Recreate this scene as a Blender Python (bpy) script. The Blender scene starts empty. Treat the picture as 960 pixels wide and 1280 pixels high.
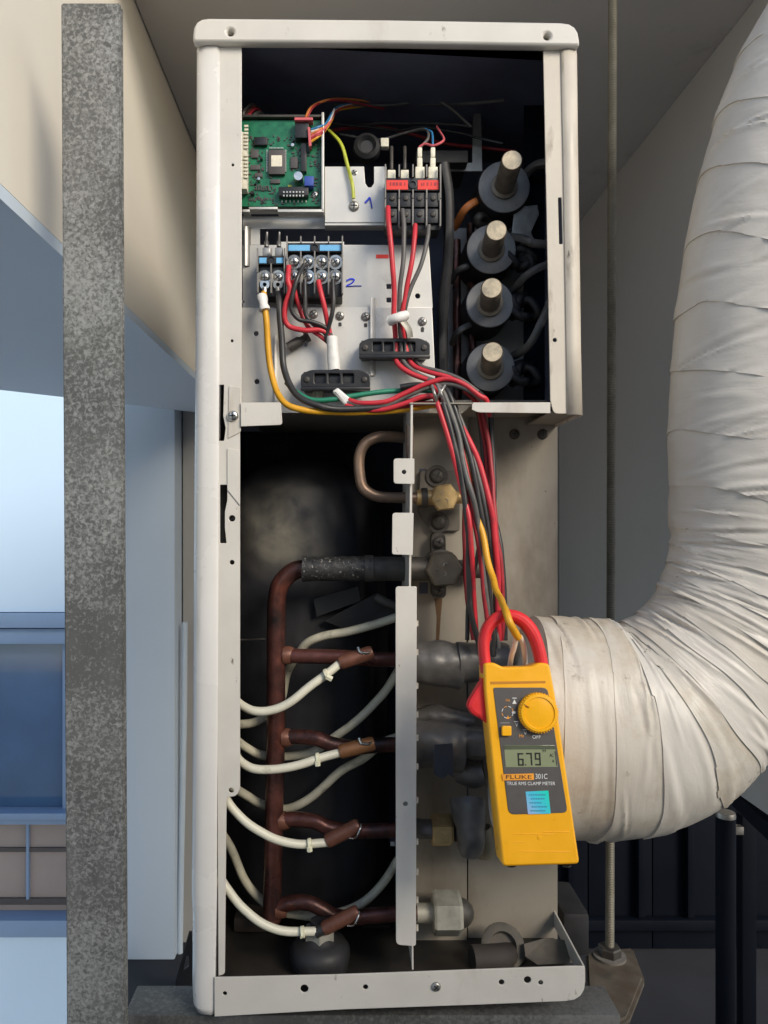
import bpy, bmesh, math, random
from mathutils import Vector, Matrix, noise
random.seed(7)
SC = bpy.context.scene
COL = SC.collection
V = Vector
# ------------------------------------------------------------------ camera, sky, sun, exposure
D, F, CX, CY, CZ = 0.65, 924.0, 432.0, 648.0, 1.04      # camera distance to the unit, focal length in photo pixels, principal point, camera height
cam = bpy.data.cameras.new('camera'); camo = bpy.data.objects.new('camera', cam); COL.objects.link(camo)
camo.location = (0, -D, CZ); camo.rotation_euler = (math.radians(90), 0, 0)
cam.sensor_width = 36; cam.lens = 36 * F / 1280; cam.shift_x = 48 / 1280; cam.shift_y = 8 / 1280
cam.clip_start = 0.02; cam.clip_end = 3000
SC.camera = camo
SUN = V((0.60, -0.78, 0.54)).normalized()               # direction towards the sun
w = bpy.data.worlds.new('World'); SC.world = w; w.use_nodes = True
nt = w.node_tree; bg = nt.nodes['Background']; sk = nt.nodes.new('ShaderNodeTexSky'); sk.sky_type = 'NISHITA'
sk.sun_disc = False; sk.sun_elevation = math.asin(SUN.z); sk.sun_rotation = math.atan2(SUN.x, SUN.y)
nt.links.new(sk.outputs[0], bg.inputs[0]); bg.inputs[1].default_value = 0.14
sl = bpy.data.lights.new('sun', 'SUN'); sl.energy = 2.1; sl.angle = math.radians(24); sl.color = (1, .90, .74)
so = bpy.data.objects.new('sun', sl); COL.objects.link(so); so.rotation_euler = SUN.to_track_quat('Z', 'Y').to_euler(); so.location = (2, -4, 5)
SC.view_settings.view_transform = 'Standard'; SC.view_settings.look = 'None'; SC.view_settings.exposure = 0.45; SC.view_settings.gamma = 1

# ------------------------------------------------------------------ materials
MATS = {}
def M(name, col, rough=.5, metal=0., var=.12, vs=40, bump=0., bs=300, dirt=None, grime=None, coat=0., aniso=(1, 1, 1), emit=None):
    m = bpy.data.materials.new(name); m.use_nodes = True; MATS[name] = m
    n = m.node_tree.nodes; L = m.node_tree.links; b = n['Principled BSDF']
    tc = n.new('ShaderNodeTexCoord'); mp = n.new('ShaderNodeMapping'); mp.inputs['Scale'].default_value = aniso
    oi = n.new('ShaderNodeObjectInfo'); mv = n.new('ShaderNodeVectorMath'); mv.operation = 'SCALE'
    mv.inputs[0].default_value = (3.1, 1.7, 2.3); L.new(oi.outputs['Random'], mv.inputs['Scale'])
    av = n.new('ShaderNodeVectorMath'); L.new(tc.outputs['Object'], av.inputs[0]); L.new(mv.outputs[0], av.inputs[1])
    L.new(av.outputs[0], mp.inputs['Vector'])
    no = n.new('ShaderNodeTexNoise'); no.inputs['Scale'].default_value = vs; no.inputs['Detail'].default_value = 5; no.inputs['Roughness'].default_value = .6
    L.new(mp.outputs[0], no.inputs['Vector'])
    mr = n.new('ShaderNodeMapRange'); mr.inputs[1].default_value = .3; mr.inputs[2].default_value = .7; mr.inputs[3].default_value = 1 - var; mr.inputs[4].default_value = 1 + var
    L.new(no.outputs['Fac'], mr.inputs[0])
    mx = n.new('ShaderNodeMix'); mx.data_type = 'RGBA'; mx.blend_type = 'MULTIPLY'; mx.inputs['Factor'].default_value = 1
    mx.inputs[6].default_value = (*col, 1); L.new(mr.outputs[0], mx.inputs[7]); out = mx.outputs[2]
    for k, dd in enumerate((dirt, grime)):
        if not dd: continue
        dc, ds, lo, hi, st = dd                                   # colour, scale, threshold low/high, stretch
        mp2 = n.new('ShaderNodeMapping'); mp2.inputs['Scale'].default_value = st; L.new(av.outputs[0], mp2.inputs['Vector'])
        n2 = n.new('ShaderNodeTexNoise'); n2.inputs['Scale'].default_value = ds; n2.inputs['Detail'].default_value = 8; n2.inputs['Roughness'].default_value = .65
        L.new(mp2.outputs[0], n2.inputs['Vector'])
        r2 = n.new('ShaderNodeMapRange'); r2.inputs[1].default_value = lo; r2.inputs[2].default_value = hi; L.new(n2.outputs['Fac'], r2.inputs[0])
        m2 = n.new('ShaderNodeMix'); m2.data_type = 'RGBA'; L.new(r2.outputs[0], m2.inputs['Factor']); L.new(out, m2.inputs[6]); m2.inputs[7].default_value = (*dc, 1); out = m2.outputs[2]
    L.new(out, b.inputs['Base Color'])
    rr = n.new('ShaderNodeMapRange'); rr.inputs[1].default_value = .3; rr.inputs[2].default_value = .7; rr.inputs[3].default_value = max(.02, rough - .08); rr.inputs[4].default_value = min(1, rough + .08)
    L.new(no.outputs['Fac'], rr.inputs[0]); L.new(rr.outputs[0], b.inputs['Roughness'])
    b.inputs['Metallic'].default_value = metal; b.inputs['Coat Weight'].default_value = coat
    if bump:
        nb = n.new('ShaderNodeTexNoise'); nb.inputs['Scale'].default_value = bs; nb.inputs['Detail'].default_value = 4; L.new(mp.outputs[0], nb.inputs['Vector'])
        bp = n.new('ShaderNodeBump'); bp.inputs['Strength'].default_value = bump; bp.inputs['Distance'].default_value = .001; L.new(nb.outputs['Fac'], bp.inputs['Height']); L.new(bp.outputs[0], b.inputs['Normal'])
    b.inputs['Specular IOR Level'].default_value = .12 if name.startswith('navy') else .5
    return m
def spangle(name, lo, hi, scale, rough=.55, metal=.35):
    m = M(name, lo, rough, metal, .22, 9, 0, 1, (tuple(c * 1.55 for c in lo), 11, .52, .74, (1, 1, .22)), (tuple(c * .6 for c in lo), 14, .60, .78, (1, 1, .35)))
    n = m.node_tree.nodes; L = m.node_tree.links; b = n['Principled BSDF']; src = b.inputs['Base Color'].links[0].from_socket
    tc = n.new('ShaderNodeTexCoord'); vo = n.new('ShaderNodeTexNoise'); vo.inputs['Scale'].default_value = scale; vo.inputs['Detail'].default_value = 3; vo.inputs['Distortion'].default_value = .7
    L.new(tc.outputs['Object'], vo.inputs['Vector'])
    n2 = n.new('ShaderNodeTexNoise'); n2.inputs['Scale'].default_value = 7; n2.inputs['Detail'].default_value = 4; L.new(tc.outputs['Object'], n2.inputs['Vector'])
    ad = n.new('ShaderNodeMath'); ad.operation = 'MULTIPLY_ADD'; ad.inputs[1].default_value = 1.0; L.new(n2.outputs['Fac'], ad.inputs[0]); L.new(vo.outputs['Fac'], ad.inputs[2])
    mr = n.new('ShaderNodeMapRange'); mr.inputs[1].default_value = .92; mr.inputs[2].default_value = 1.22; L.new(ad.outputs[0], mr.inputs[0])
    mx = n.new('ShaderNodeMix'); mx.data_type = 'RGBA'; L.new(mr.outputs[0], mx.inputs['Factor']); L.new(src, mx.inputs[6]); mx.inputs[7].default_value = (*hi, 1)
    L.new(mx.outputs[2], b.inputs['Base Color'])
    return m
paint = M('cream_paint', (.60, .575, .525), .42, 0, .05, 25, .04, 500, ((.36, .30, .22), 14, .58, .86, (1, 1, .35)), ((.14, .11, .075), 110, .66, .74, (1, 1, .45)), .15)
paint_dirty = M('dirty_cream_paint', (.58, .53, .45), .5, 0, .08, 25, .05, 500, ((.18, .14, .10), 26, .57, .80, (2.5, 2.5, .6)), ((.06, .05, .04), 130, .66, .72, (1, 1, .4)))
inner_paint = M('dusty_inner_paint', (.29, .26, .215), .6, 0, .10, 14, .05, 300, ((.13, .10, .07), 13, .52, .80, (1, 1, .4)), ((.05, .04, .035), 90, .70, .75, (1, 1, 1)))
side_gloss = M('glossy_side_paint', (.66, .65, .63), .28, 0, .05, 12, .06, 60, ((.42, .38, .32), 20, .60, .8, (1, 1, .2)), None, .3)
galv = M('galvanised_sheet', (.60, .59, .56), .45, .35, .06, 30, .03, 300, ((.36, .34, .30), 25, .60, .8, (1, 1, 1)), None)
spang = spangle('hot_dip_zinc', (.112, .114, .111), (.32, .327, .32), 360)
spang2 = spangle('weathered_zinc', (.085, .086, .084), (.17, .17, .165), 300)
navy = M('dark_interior', (.09, .10, .145), .75, 0, .3, 12)  # navy stands for the shade on plain grey inner sheet
navy_metal = M('navy_metal', (.0035, .0055, .011), .6, 0, .2, 6)
black = M('black_plastic', (.016, .016, .018), .38, 0, .15, 60, .03, 600)
black_soft = M('black_rubber', (.020, .020, .022), .6, 0, .25, 40, .15, 250, ((.10, .095, .085), 40, .62, .8, (1, 1, 1)))
foam = M('black_foam_insulation', (.092, .088, .084), .36, 0, .25, 60, .25, 130, ((.17, .165, .16), 35, .58, .75, (1, 1, 1)))
bitumen = M('rough_bitumen_wrap', (.022, .022, .022), .5, 0, .4, 250, 1., 220, ((.32, .31, .28), 420, .60, .66, (1, 1, 1)))
steel = M('bright_steel', (.62, .61, .58), .28, 1, .1, 200, .05, 500)
dull_steel = M('dull_steel', (.36, .35, .33), .42, .9, .2, 90, .1, 500)
screw_dark = M('recess_shade', (.03, .03, .03), .6)
dark_steel = M('dirty_dark_steel', (.085, .078, .07), .55, .5, .3, 80, .2, 300)
brass = M('aged_brass', (.55, .40, .19), .40, .55, .2, 90, .15, 300)
brass_cap = M('brass_rod', (.52, .44, .31), .42, .35, .35, 120, .2, 300)
copper_dark = M('oxidised_copper', (.135, .050, .040), .33, .5, .45, 35, .3, 250, ((.22, .065, .04), 28, .55, .72, (1, 1, .5)), ((.022, .016, .016), 16, .44, .62, (1, 1, 1)))
copper = M('worn_copper', (.30, .20, .14), .42, .55, .25, 40, .15, 250, ((.16, .13, .11), 30, .5, .7, (1, 1, 1)))
bronze_clip = M('copper_sleeve', (.17, .07, .045), .45, .3, .25, 90, .2, 300)
red = M('red_wire', (.56, .030, .045), .42, 0, .18, 50, 0, 1, ((.26, .045, .045), 55, .56, .78, (1, 1, 1)))
red_deep = M('deep_red_wire', (.32, .02, .03), .5, 0, .2, 90)
blackw = M('black_wire', (.028, .028, .029), .42, 0, .2, 50, 0, 1, ((.10, .095, .085), 50, .56, .80, (1, 1, 1)))
greyw = M('grey_black_wire', (.105, .102, .098), .45, 0, .2, 50, 0, 1, ((.22, .205, .18), 50, .56, .80, (1, 1, 1)))
yellow = M('yellow_wire', (.72, .36, .02), .42, 0, .08, 80, 0, 300, ((.25, .14, .03), 60, .64, .8, (1, 1, 1)))
green = M('green_wire', (.02, .20, .12), .42, 0, .1, 90)
yellgreen = M('yellow_green_wire', (.45, .50, .05), .42, 0, .1, 90)
orange = M('orange_wire', (.62, .20, .05), .45)
bluew = M('blue_wire', (.04, .20, .42), .45)
whitew = M('white_tape', (.76, .75, .72), .5, 0, .06, 120, .4, 220)
cable_cream = M('cream_cable', (.66, .64, .52), .42, 0, .06, 60, .04, 300, ((.25, .22, .16), 45, .62, .80, (1, 1, 1)))
cable_dirty = M('dusty_cream_cable', (.50, .47, .36), .5, 0, .12, 60, .04, 300, ((.14, .12, .09), 45, .55, .75, (1, 1, 1)))
nylon = M('nylon_tie', (.72, .70, .52), .35)
pcb_green = M('green_solder_mask', (.012, .16, .075), .32, 0, .25, 180, .05, 300)
chipm = M('grey_chip', (.075, .068, .068), .5)
labelm = M('pale_paper_label', (.78, .74, .60), .6, 0, .15, 300)
pinm = M('tinned_pins', (.62, .60, .52), .35, .7)
redlab = M('red_label', (.78, .045, .030), .5, 0, .05, 100)
bluelab = M('light_blue_label', (.16, .46, .78), .5, 0, .05, 100)
marker_blue = M('blue_marker_ink', (.03, .07, .80), .5)
pinkc = M('pink_connector', (.62, .12, .14), .5)
bluec = M('blue_component', (.03, .07, .34), .45)
m_yel = M('amber_plastic', (.92, .44, .012), .34, 0, .04, 60, .05, 1400, ((.55, .22, .02), 25, .60, .85, (1, 1, 1)), ((.16, .08, .03), 90, .70, .76, (1, 1, .5)))
m_yel2 = M('amber_dial_plastic', (.94, .46, .010), .32, 0, .03, 60)
m_red = M('red_jaw_plastic', (.70, .022, .026), .40, 0, .04, 60, .03, 900)
m_grey = M('grey_faceplate', (.085, .078, .075), .5, 0, .05, 200, .02, 900)
m_lcd = M('lcd_glass', (.26, .29, .17), .12, 0, .04, 60, coat=.6)
m_lcdd = M('lcd_segments', (.02, .022, .018), .4)
m_lcds = M('lcd_top_strip', (.10, .115, .075), .2)
m_white = M('white_print', (.75, .75, .74), .5)
m_orangep = M('orange_print', (.85, .34, .03), .5)
m_darkp = M('dark_print', (.02, .02, .02), .5)
def hologram():
    m = M('holographic_sticker', (.1, .6, .7), .2, .2); n = m.node_tree.nodes; L = m.node_tree.links; b = n['Principled BSDF']
    tc = n.new('ShaderNodeTexCoord'); mp = n.new('ShaderNodeMapping'); mp.inputs['Rotation'].default_value = (0, .5, 0); mp.inputs['Scale'].default_value = (48, 48, 48); mp.inputs['Location'].default_value = (.5, 0, 0)
    L.new(tc.outputs['Object'], mp.inputs[0]); sx = n.new('ShaderNodeSeparateXYZ'); L.new(mp.outputs[0], sx.inputs[0])
    cr = n.new('ShaderNodeValToRGB'); e = cr.color_ramp.elements; e[0].color = (.42, .55, .90, 1); e[1].color = (.02, .85, .62, 1)
    k = e.new(.45); k.color = (.10, .66, .90, 1); L.new(sx.outputs[0], cr.inputs[0]); L.new(cr.outputs[0], b.inputs['Base Color']); return m
m_holo = hologram()
def tapewrap(name, base, d1, d2):
    m = M(name, base, .45, 0, .05, 12, 0, 1, d1, d2); n = m.node_tree.nodes; L = m.node_tree.links; b = n['Principled BSDF']; uv = n.new('ShaderNodeUVMap'); prev = None
    for sc, ns, st in (((9, 50, 1), 1, .22), ((26, 170, 1), 1, .09), ((60, 60, 1), 6, .06)):
        mp = n.new('ShaderNodeMapping'); mp.inputs['Scale'].default_value = sc; mp.inputs['Rotation'].default_value = (0, 0, .10); L.new(uv.outputs[0], mp.inputs['Vector'])
        no = n.new('ShaderNodeTexNoise'); no.inputs['Scale'].default_value = ns; no.inputs['Detail'].default_value = 3; no.inputs['Distortion'].default_value = .6; L.new(mp.outputs[0], no.inputs['Vector'])
        bp = n.new('ShaderNodeBump'); bp.inputs['Strength'].default_value = st; bp.inputs['Distance'].default_value = .0035; L.new(no.outputs['Fac'], bp.inputs['Height'])
        if prev: L.new(prev.outputs[0], bp.inputs['Normal'])
        prev = bp
    L.new(prev.outputs[0], b.inputs['Normal']); return m
wrapm = tapewrap('white_wrap_tape', (.63, .595, .535), ((.46, .39, .28), 7, .56, .84, (1, 1, 1)), ((.22, .17, .10), 60, .72, .80, (1, 1, 1)))
wrapm_d = tapewrap('stained_wrap_tape', (.60, .56, .49), ((.36, .27, .16), 12, .47, .76, (1, 1, 1)), ((.20, .15, .09), 60, .62, .76, (1, 1, 1)))
wallm = M('beige_wall_paint', (.74, .69, .60), .75, 0, .05, 3, .08, 60, ((.40, .36, .30), 3, .62, .85, (1, 1, .5)), None)
ceilm = M('grey_ceiling_paint', (.44, .42, .40), .8, 0, .08, 3, .06, 60, ((.22, .20, .18), 5, .6, .8, (1, 1, 1)), ((.08, .07, .06), 40, .76, .78, (1, 1, 1)))
gwallm = M('grey_wall_paint', (.43, .412, .39), .75, 0, .06, 3, .06, 60)
colm = M('blue_grey_paint_sky_bounce', (.58, .67, .77), .6, 0, .03, 3, .02, 60)  # column paint; on the soffit its blue stands for sky bounce
facm = M('facade_skylight_blue', (.56, .72, .88), .6, 0, .04, .6)  # white facade with the blue of skylight mixed into its colour
framem = M('blue_grey_window_frame', (.20, .30, .46), .4, 0, .05, 3)
glassm = M('blue_window_glass', (.055, .12, .23), .06, 0, .2, 1.5, coat=.5)
blindm = M('tan_window_blind', (.29, .25, .235), .6, 0, .12, 2)
floorm = M('concrete_floor', (.028, .030, .037), .85, 0, .15, 6, .2, 40)
asph = M('pale_paving', (.36, .35, .34), .9, 0, .2, 2)
conc = M('concrete_pad', (.20, .185, .165), .85, 0, .2, 25, .3, 120, ((.14, .12, .10), 14, .5, .75, (1, 1, 1)))
def dusty_jacket():
    m = M('black_sound_jacket', (.022, .022, .026), .6, 0, .3, 30, .35, 45); n = m.node_tree.nodes; L = m.node_tree.links; b = n['Principled BSDF']; src = b.inputs['Base Color'].links[0].from_socket
    tc = n.new('ShaderNodeTexCoord'); d = n.new('ShaderNodeVectorMath'); d.operation = 'DISTANCE'; L.new(tc.outputs['Object'], d.inputs[0]); pass
    d.name = 'dust_centre'
    r = n.new('ShaderNodeMapRange'); r.inputs[1].default_value = .004; r.inputs[2].default_value = .062; r.inputs[3].default_value = 1; r.inputs[4].default_value = 0; L.new(d.outputs['Value'], r.inputs[0])
    no = n.new('ShaderNodeTexNoise'); no.inputs['Scale'].default_value = 30; no.inputs['Detail'].default_value = 7; no.inputs['Distortion'].default_value = .35; L.new(tc.outputs['Object'], no.inputs['Vector'])
    r2 = n.new('ShaderNodeMapRange'); r2.inputs[1].default_value = .30; r2.inputs[2].default_value = .95; L.new(no.outputs['Fac'], r2.inputs[0])
    mu = n.new('ShaderNodeMath'); mu.operation = 'MULTIPLY'; L.new(r.outputs[0], mu.inputs[0]); L.new(r2.outputs[0], mu.inputs[1])
    mx = n.new('ShaderNodeMix'); mx.data_type = 'RGBA'; L.new(mu.outputs[0], mx.inputs['Factor']); L.new(src, mx.inputs[6]); mx.inputs[7].default_value = (.42, .39, .31, 1); L.new(mx.outputs[2], b.inputs['Base Color']); return m
jacketm = dusty_jacket()

# ------------------------------------------------------------------ helpers
W = {}                                                       # origin of each object in its thing's building frame
def P(px, py, y):
    """a photo pixel at the depth y (metres behind the front of the unit) as a point of the place"""
    d = D + y; return V(((px - CX) * d / F, y, (CY - py) * d / F + CZ))
def X(px, y): return (px - CX) * (D + y) / F
def Z(py, y): return (CY - py) * (D + y) / F + CZ
def empty(name, loc, label, cat, group=None):
    o = bpy.data.objects.new(name, None); COL.objects.link(o); o.location = loc; o.empty_display_size = .05; W[o] = V(loc)
    tag(o, label, cat, group); return o
def tag(o, label=None, cat=None, group=None, kind=None):
    if label: o['label'] = label
    if cat: o['category'] = cat
    if group: o['group'] = group
    if kind: o['kind'] = kind
    return o
def obj(name, src, mats, parent=None, smooth=None, origin=None):
    """src: bmesh or mesh in the building frame -> one object with its origin in its middle"""
    if isinstance(src, bmesh.types.BMesh):
        bmesh.ops.recalc_face_normals(src, faces=src.faces)
        me = bpy.data.meshes.new(name); src.to_mesh(me); src.free()
    else: me = src; me.name = name
    if not isinstance(mats, (list, tuple)): mats = [mats]
    me.materials.clear()
    for m in mats: me.materials.append(m)
    cs = [v.co for v in me.vertices]
    c = V(origin) if origin is not None else V([(min(v[i] for v in cs) + max(v[i] for v in cs)) / 2 for i in range(3)])
    me.transform(Matrix.Translation(-c))
    if smooth is not None:
        me.shade_smooth() if hasattr(me, 'shade_smooth') else None
        if smooth < 180: me.set_sharp_from_angle(angle=math.radians(smooth))
    o = bpy.data.objects.new(name, me); COL.objects.link(o); W[o] = c
    o.location = c - (W[parent] if parent else V())
    if parent: o.parent = parent
    return o
def copy_at(src, delta, parent=None):
    """a copy of a part, shifted by delta in the building frame, sharing its mesh"""
    o = src.copy(); COL.objects.link(o); W[o] = W[src] + V(delta); p = parent or src.parent
    o.parent = p; o.location = W[o] - (W[p] if p else V()); return o
def bx(bm, x0, x1, y0, y1, z0, z1, bev=0, mi=0):
    vs = [bm.verts.new((x, y, z)) for x in (x0, x1) for y in (y0, y1) for z in (z0, z1)]
    fs = [bm.faces.new([vs[i] for i in q]) for q in ((0, 1, 3, 2), (4, 6, 7, 5), (0, 4, 5, 1), (2, 3, 7, 6), (0, 2, 6, 4), (1, 5, 7, 3))]
    for f in fs: f.material_index = mi
    if bev:
        r = bmesh.ops.bevel(bm, geom=list({e for f in fs for e in f.edges}), offset=bev, segments=2, affect='EDGES', profile=.6)
        for f in r['faces']: f.material_index = mi
    return bm
def box(name, x0, x1, y0, y1, z0, z1, mat, parent=None, bev=0):
    return obj(name, bx(bmesh.new(), x0, x1, y0, y1, z0, z1, bev), mat, parent, 40 if bev else None)
def pbox(name, px0, py0, px1, py1, y0, y1, mat, parent, bev=.0005):
    return box(name, X(px0, y0), X(px1, y0), y0, y1, Z(py1, y0), Z(py0, y0), mat, parent, bev)
def spline(pts, sub=6):
    pts = [V(p) for p in pts]; out = []
    if len(pts) < 3: return [pts[0].lerp(pts[-1], i / sub) for i in range(sub + 1)]
    q = [pts[0] * 2 - pts[1]] + pts + [pts[-1] * 2 - pts[-2]]
    for i in range(1, len(q) - 2):
        a, b, c, d = q[i - 1:i + 3]
        for k in range(sub):
            t = k / sub
            out.append(.5 * ((2 * b) + (c - a) * t + (2 * a - 5 * b + 4 * c - d) * t * t + (3 * b - a - 3 * c + d) * t ** 3))
    out.append(pts[-1]); return out
def tube(bm, pts, r, seg=10, sub=6, caps=True, flat=1., mi=0, raw=False):
    path = [V(p) for p in pts] if raw else spline(pts, sub)
    n = len(path); rad = (lambda i: r) if not callable(r) else (lambda i: r(i / (n - 1)))
    t0 = (path[1] - path[0]).normalized(); u = t0.orthogonal().normalized(); prev = t0; rings = []
    for i, p in enumerate(path):
        t = (path[min(i + 1, n - 1)] - path[max(i - 1, 0)]).normalized()
        u = (u - t * u.dot(t)); u = u.normalized() if u.length > 1e-9 else t.orthogonal().normalized()
        v = t.cross(u); ri = rad(i)
        rings.append([bm.verts.new(p + u * math.cos(a) * ri + v * math.sin(a) * ri * flat) for a in [2 * math.pi * k / seg for k in range(seg)]])
    for a, b in zip(rings, rings[1:]):
        for k in range(seg):
            f = bm.faces.new((a[k], a[(k + 1) % seg], b[(k + 1) % seg], b[k])); f.material_index = mi
    if caps:
        bm.faces.new(rings[0][::-1]).material_index = mi; bm.faces.new(rings[-1]).material_index = mi
    return bm
def lathe(bm, c, axis, prof, seg=20, mi=0, rot=0.):
    """prof: (radius, distance along axis) pairs"""
    axis = V(axis).normalized(); u = axis.cross(V((0, 0, 1)) if abs(axis.z) < .9 else V((1, 0, 0))).normalized(); v = axis.cross(u); c = V(c); rings = []
    for r, h in prof:
        if r < 1e-6: rings.append([bm.verts.new(c + axis * h)])
        else: rings.append([bm.verts.new(c + axis * h + (u * math.cos(2 * math.pi * k / seg + rot) + v * math.sin(2 * math.pi * k / seg + rot)) * r) for k in range(seg)])
    for a, b in zip(rings, rings[1:]):
        for k in range(seg):
            q = [a[k % len(a)], a[(k + 1) % len(a)], b[(k + 1) % len(b)], b[k % len(b)]]
            q = list(dict.fromkeys(q))
            if len(q) > 2: bm.faces.new(q).material_index = mi
    for e in (rings[0], rings[-1]):
        if len(e) > 2: bm.faces.new(e).material_index = mi
    return bm
def plate(outline, holes=(), y=0., thick=.0015, bevel=.0004):
    """sheet with holes from x,z outlines; front at y, back at y+thick -> mesh"""
    cu = bpy.data.curves.new('sheet', 'CURVE'); cu.dimensions = '2D'; cu.fill_mode = 'BOTH'
    bevel = min(bevel, thick * .45); cu.extrude = thick / 2 - bevel; cu.bevel_depth = bevel; cu.bevel_resolution = 1; cu.offset = -bevel
    for lp in [outline] + list(holes):
        s = cu.splines.new('POLY'); s.points.add(len(lp) - 1); s.use_cyclic_u = True
        for p, q in zip(s.points, lp): p.co = (q[0], q[1], 0, 1)
    t = bpy.data.objects.new('sheet', cu); me = bpy.data.meshes.new_from_object(t); bpy.data.objects.remove(t); bpy.data.curves.remove(cu)
    me.transform(Matrix(((1, 0, 0, 0), (0, 0, -1, y + thick / 2), (0, 1, 0, 0), (0, 0, 0, 1)))); return me
def xz(pts, y): return [(X(a, y), Z(b, y)) for a, b in pts]
def rr(x0, y0, x1, y1, r, n=4):
    rs = r if isinstance(r, (list, tuple)) else [r] * 4            # radii: top-left, top-right, bottom-right, bottom-left
    return rpoly([(x0, y0, rs[0]), (x1, y0, rs[1]), (x1, y1, rs[2]), (x0, y1, rs[3])], n)
def rpoly(pts, n=4):
    out = []; m = len(pts)
    for i in range(m):
        p = V(pts[i][:2]); r = pts[i][2] if len(pts[i]) > 2 else 0
        a = V(pts[i - 1][:2]); b = V(pts[(i + 1) % m][:2])
        if r <= 0: out.append(tuple(p)); continue
        da, db = (a - p).normalized(), (b - p).normalized(); p0, p1 = p + da * r, p + db * r
        for k in range(n + 1):
            t = k / n; out.append(tuple(p0 * (1 - t) ** 2 + p * 2 * t * (1 - t) + p1 * t * t))
    return out
def circ(px, py, r, n=14): return [(px + r * math.cos(2 * math.pi * k / n), py + r * math.sin(2 * math.pi * k / n)) for k in range(n)]
def pplate(name, outline, y, thick, mat, parent, holes=(), bevel=.0004):
    return obj(name, plate(xz(outline, y), [xz(h, y) for h in holes], y, thick, bevel), mat, parent, 35)
SCREWS = {}
def screw(px, py, y, rpx, mat, parent, washer=False):
    """pan head screw with a dark cross for the recess, head towards the camera; one mesh per material"""
    key = (mat.name, rpx, washer); c = P(px, py, y); r = rpx * (D + y) / F
    if key not in SCREWS:
        bm = bmesh.new(); h = r * .55
        pr = ([(r * 1.45, 0), (r * 1.45, r * .12), (r, r * .13)] if washer else [(r, 0)]) + [(r * .97, h * .45), (r * .78, h * .82), (r * .45, h * .98), (0, h)]
        lathe(bm, (0, 0, 0), (0, -1, 0), pr, 18)
        for a, b in ((.62, .13), (.13, .62)): bx(bm, -r * a, r * a, -h * 1.02, -h * .5, -r * b, r * b, 0, 1)  # dark raised cross stands for the shade in the recess
        me = bpy.data.meshes.new('screw'); bmesh.ops.recalc_face_normals(bm, faces=bm.faces); bm.to_mesh(me); bm.free(); me.materials.append(mat); me.materials.append(screw_dark); me.shade_smooth(); me.set_sharp_from_angle(angle=math.radians(40)); SCREWS[key] = me
    o = bpy.data.objects.new('screw', SCREWS[key]); COL.objects.link(o); W[o] = c; o.parent = parent; o.location = c - W[parent]
    o.rotation_euler = (0, (px * 7 + py * 3) % 90 * math.pi / 180, 0); return o
def wire(name, pts, rpx, mat, parent=None, label=None, cat='wire', group=None, seg=8, sub=6):
    q = [P(*p) for p in pts]; r = rpx * (D + pts[0][2]) / F
    q = spline(q, sub); sd = len(SC.objects) * 1.37; k_ = len(q) - 1
    if k_ > 6 and name in ('wire', 'lead', 'red_wire', 'black_wire', 'green_wire', 'yellow_wire', 'sensor_lead'):
        q = [p + noise.noise_vector(V((p.x * 34 + sd, p.y * 34, p.z * 34))) * (.0016 * math.sin(math.pi * i / k_)) for i, p in enumerate(q)]
    bm = tube(bmesh.new(), q, r * (.94 if name.endswith('_wire') else 1), seg, 1, raw=True); o = obj(name, bm, mat, parent, 60)
    if label: tag(o, label, cat, group)
    return o
def hexnut(bm, c, axis, r, h, mi=0, rot=0.):
    return lathe(bm, c, axis, [(r * .55, 0), (r * .93, 0), (r, h * .08), (r, h * .88), (r * .9, h), (r * .5, h)], 6, mi, rot)
def text_mesh(s, x0, x1, z0, z1, y, depth=.0001):
    cu = bpy.data.curves.new('lettering', 'FONT'); cu.body = s; cu.extrude = .02; t = bpy.data.objects.new('lettering', cu)
    me = bpy.data.meshes.new_from_object(t); bpy.data.objects.remove(t); bpy.data.curves.remove(cu)
    xs = [v.co.x for v in me.vertices]; ys = [v.co.y for v in me.vertices]; a, b, c, d = min(xs), max(xs), min(ys), max(ys)
    for v in me.vertices:
        v.co = V((x0 + (v.co.x - a) / (b - a) * (x1 - x0), y + (depth / 2 if v.co.z < 0 else -depth / 2), z0 + (v.co.y - c) / (d - c) * (z1 - z0)))
    return me

# ------------------------------------------------------------------ the place round the unit
tag(box('ground', -150, 150, -150, 150, -5.2, -5.0, asph), kind='structure')
tag(box('floor', -.56, 1.6, -2.2, 1.5, -.2, 0, floorm), kind='structure')
tag(box('ceiling', -.268, 1.6, .16, 1.5, 1.70, 1.9, ceilm), kind='structure')
BX = -.27; zb = CZ + .262
bm = bmesh.new(); pl = [(BX, -.40), (BX, 1.14), (-.30, 1.14), (-.66, .80), (-2.6, -.9), (-2.6, -1.3), (-.6, -.40)]
lo = [bm.verts.new((x, y, zb)) for x, y in pl]; hi = [bm.verts.new((x, y, 1.9)) for x, y in pl]
bm.faces.new(lo); bm.faces.new(hi)
for i in range(len(pl)): j = (i + 1) % len(pl); bm.faces.new((lo[i], lo[j], hi[j], hi[i]))
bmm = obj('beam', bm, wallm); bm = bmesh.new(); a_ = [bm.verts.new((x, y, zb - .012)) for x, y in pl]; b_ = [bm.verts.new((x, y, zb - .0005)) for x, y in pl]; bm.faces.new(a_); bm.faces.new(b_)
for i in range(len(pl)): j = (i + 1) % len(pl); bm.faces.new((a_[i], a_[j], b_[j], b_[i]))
obj('soffit_bounce_tint', bm, colm, bmm)  # underside tinted blue for sky light bounced up onto the beam
tag(bmm, 'beige painted concrete beam running back under the ceiling behind the zinc post', 'beam')
tag(box('wall', .52, .74, .24, 1.15, CZ - .365, 1.699, gwallm), 'grey painted side wall hanging down from the ceiling behind the wrapped pipe', 'wall')
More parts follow.
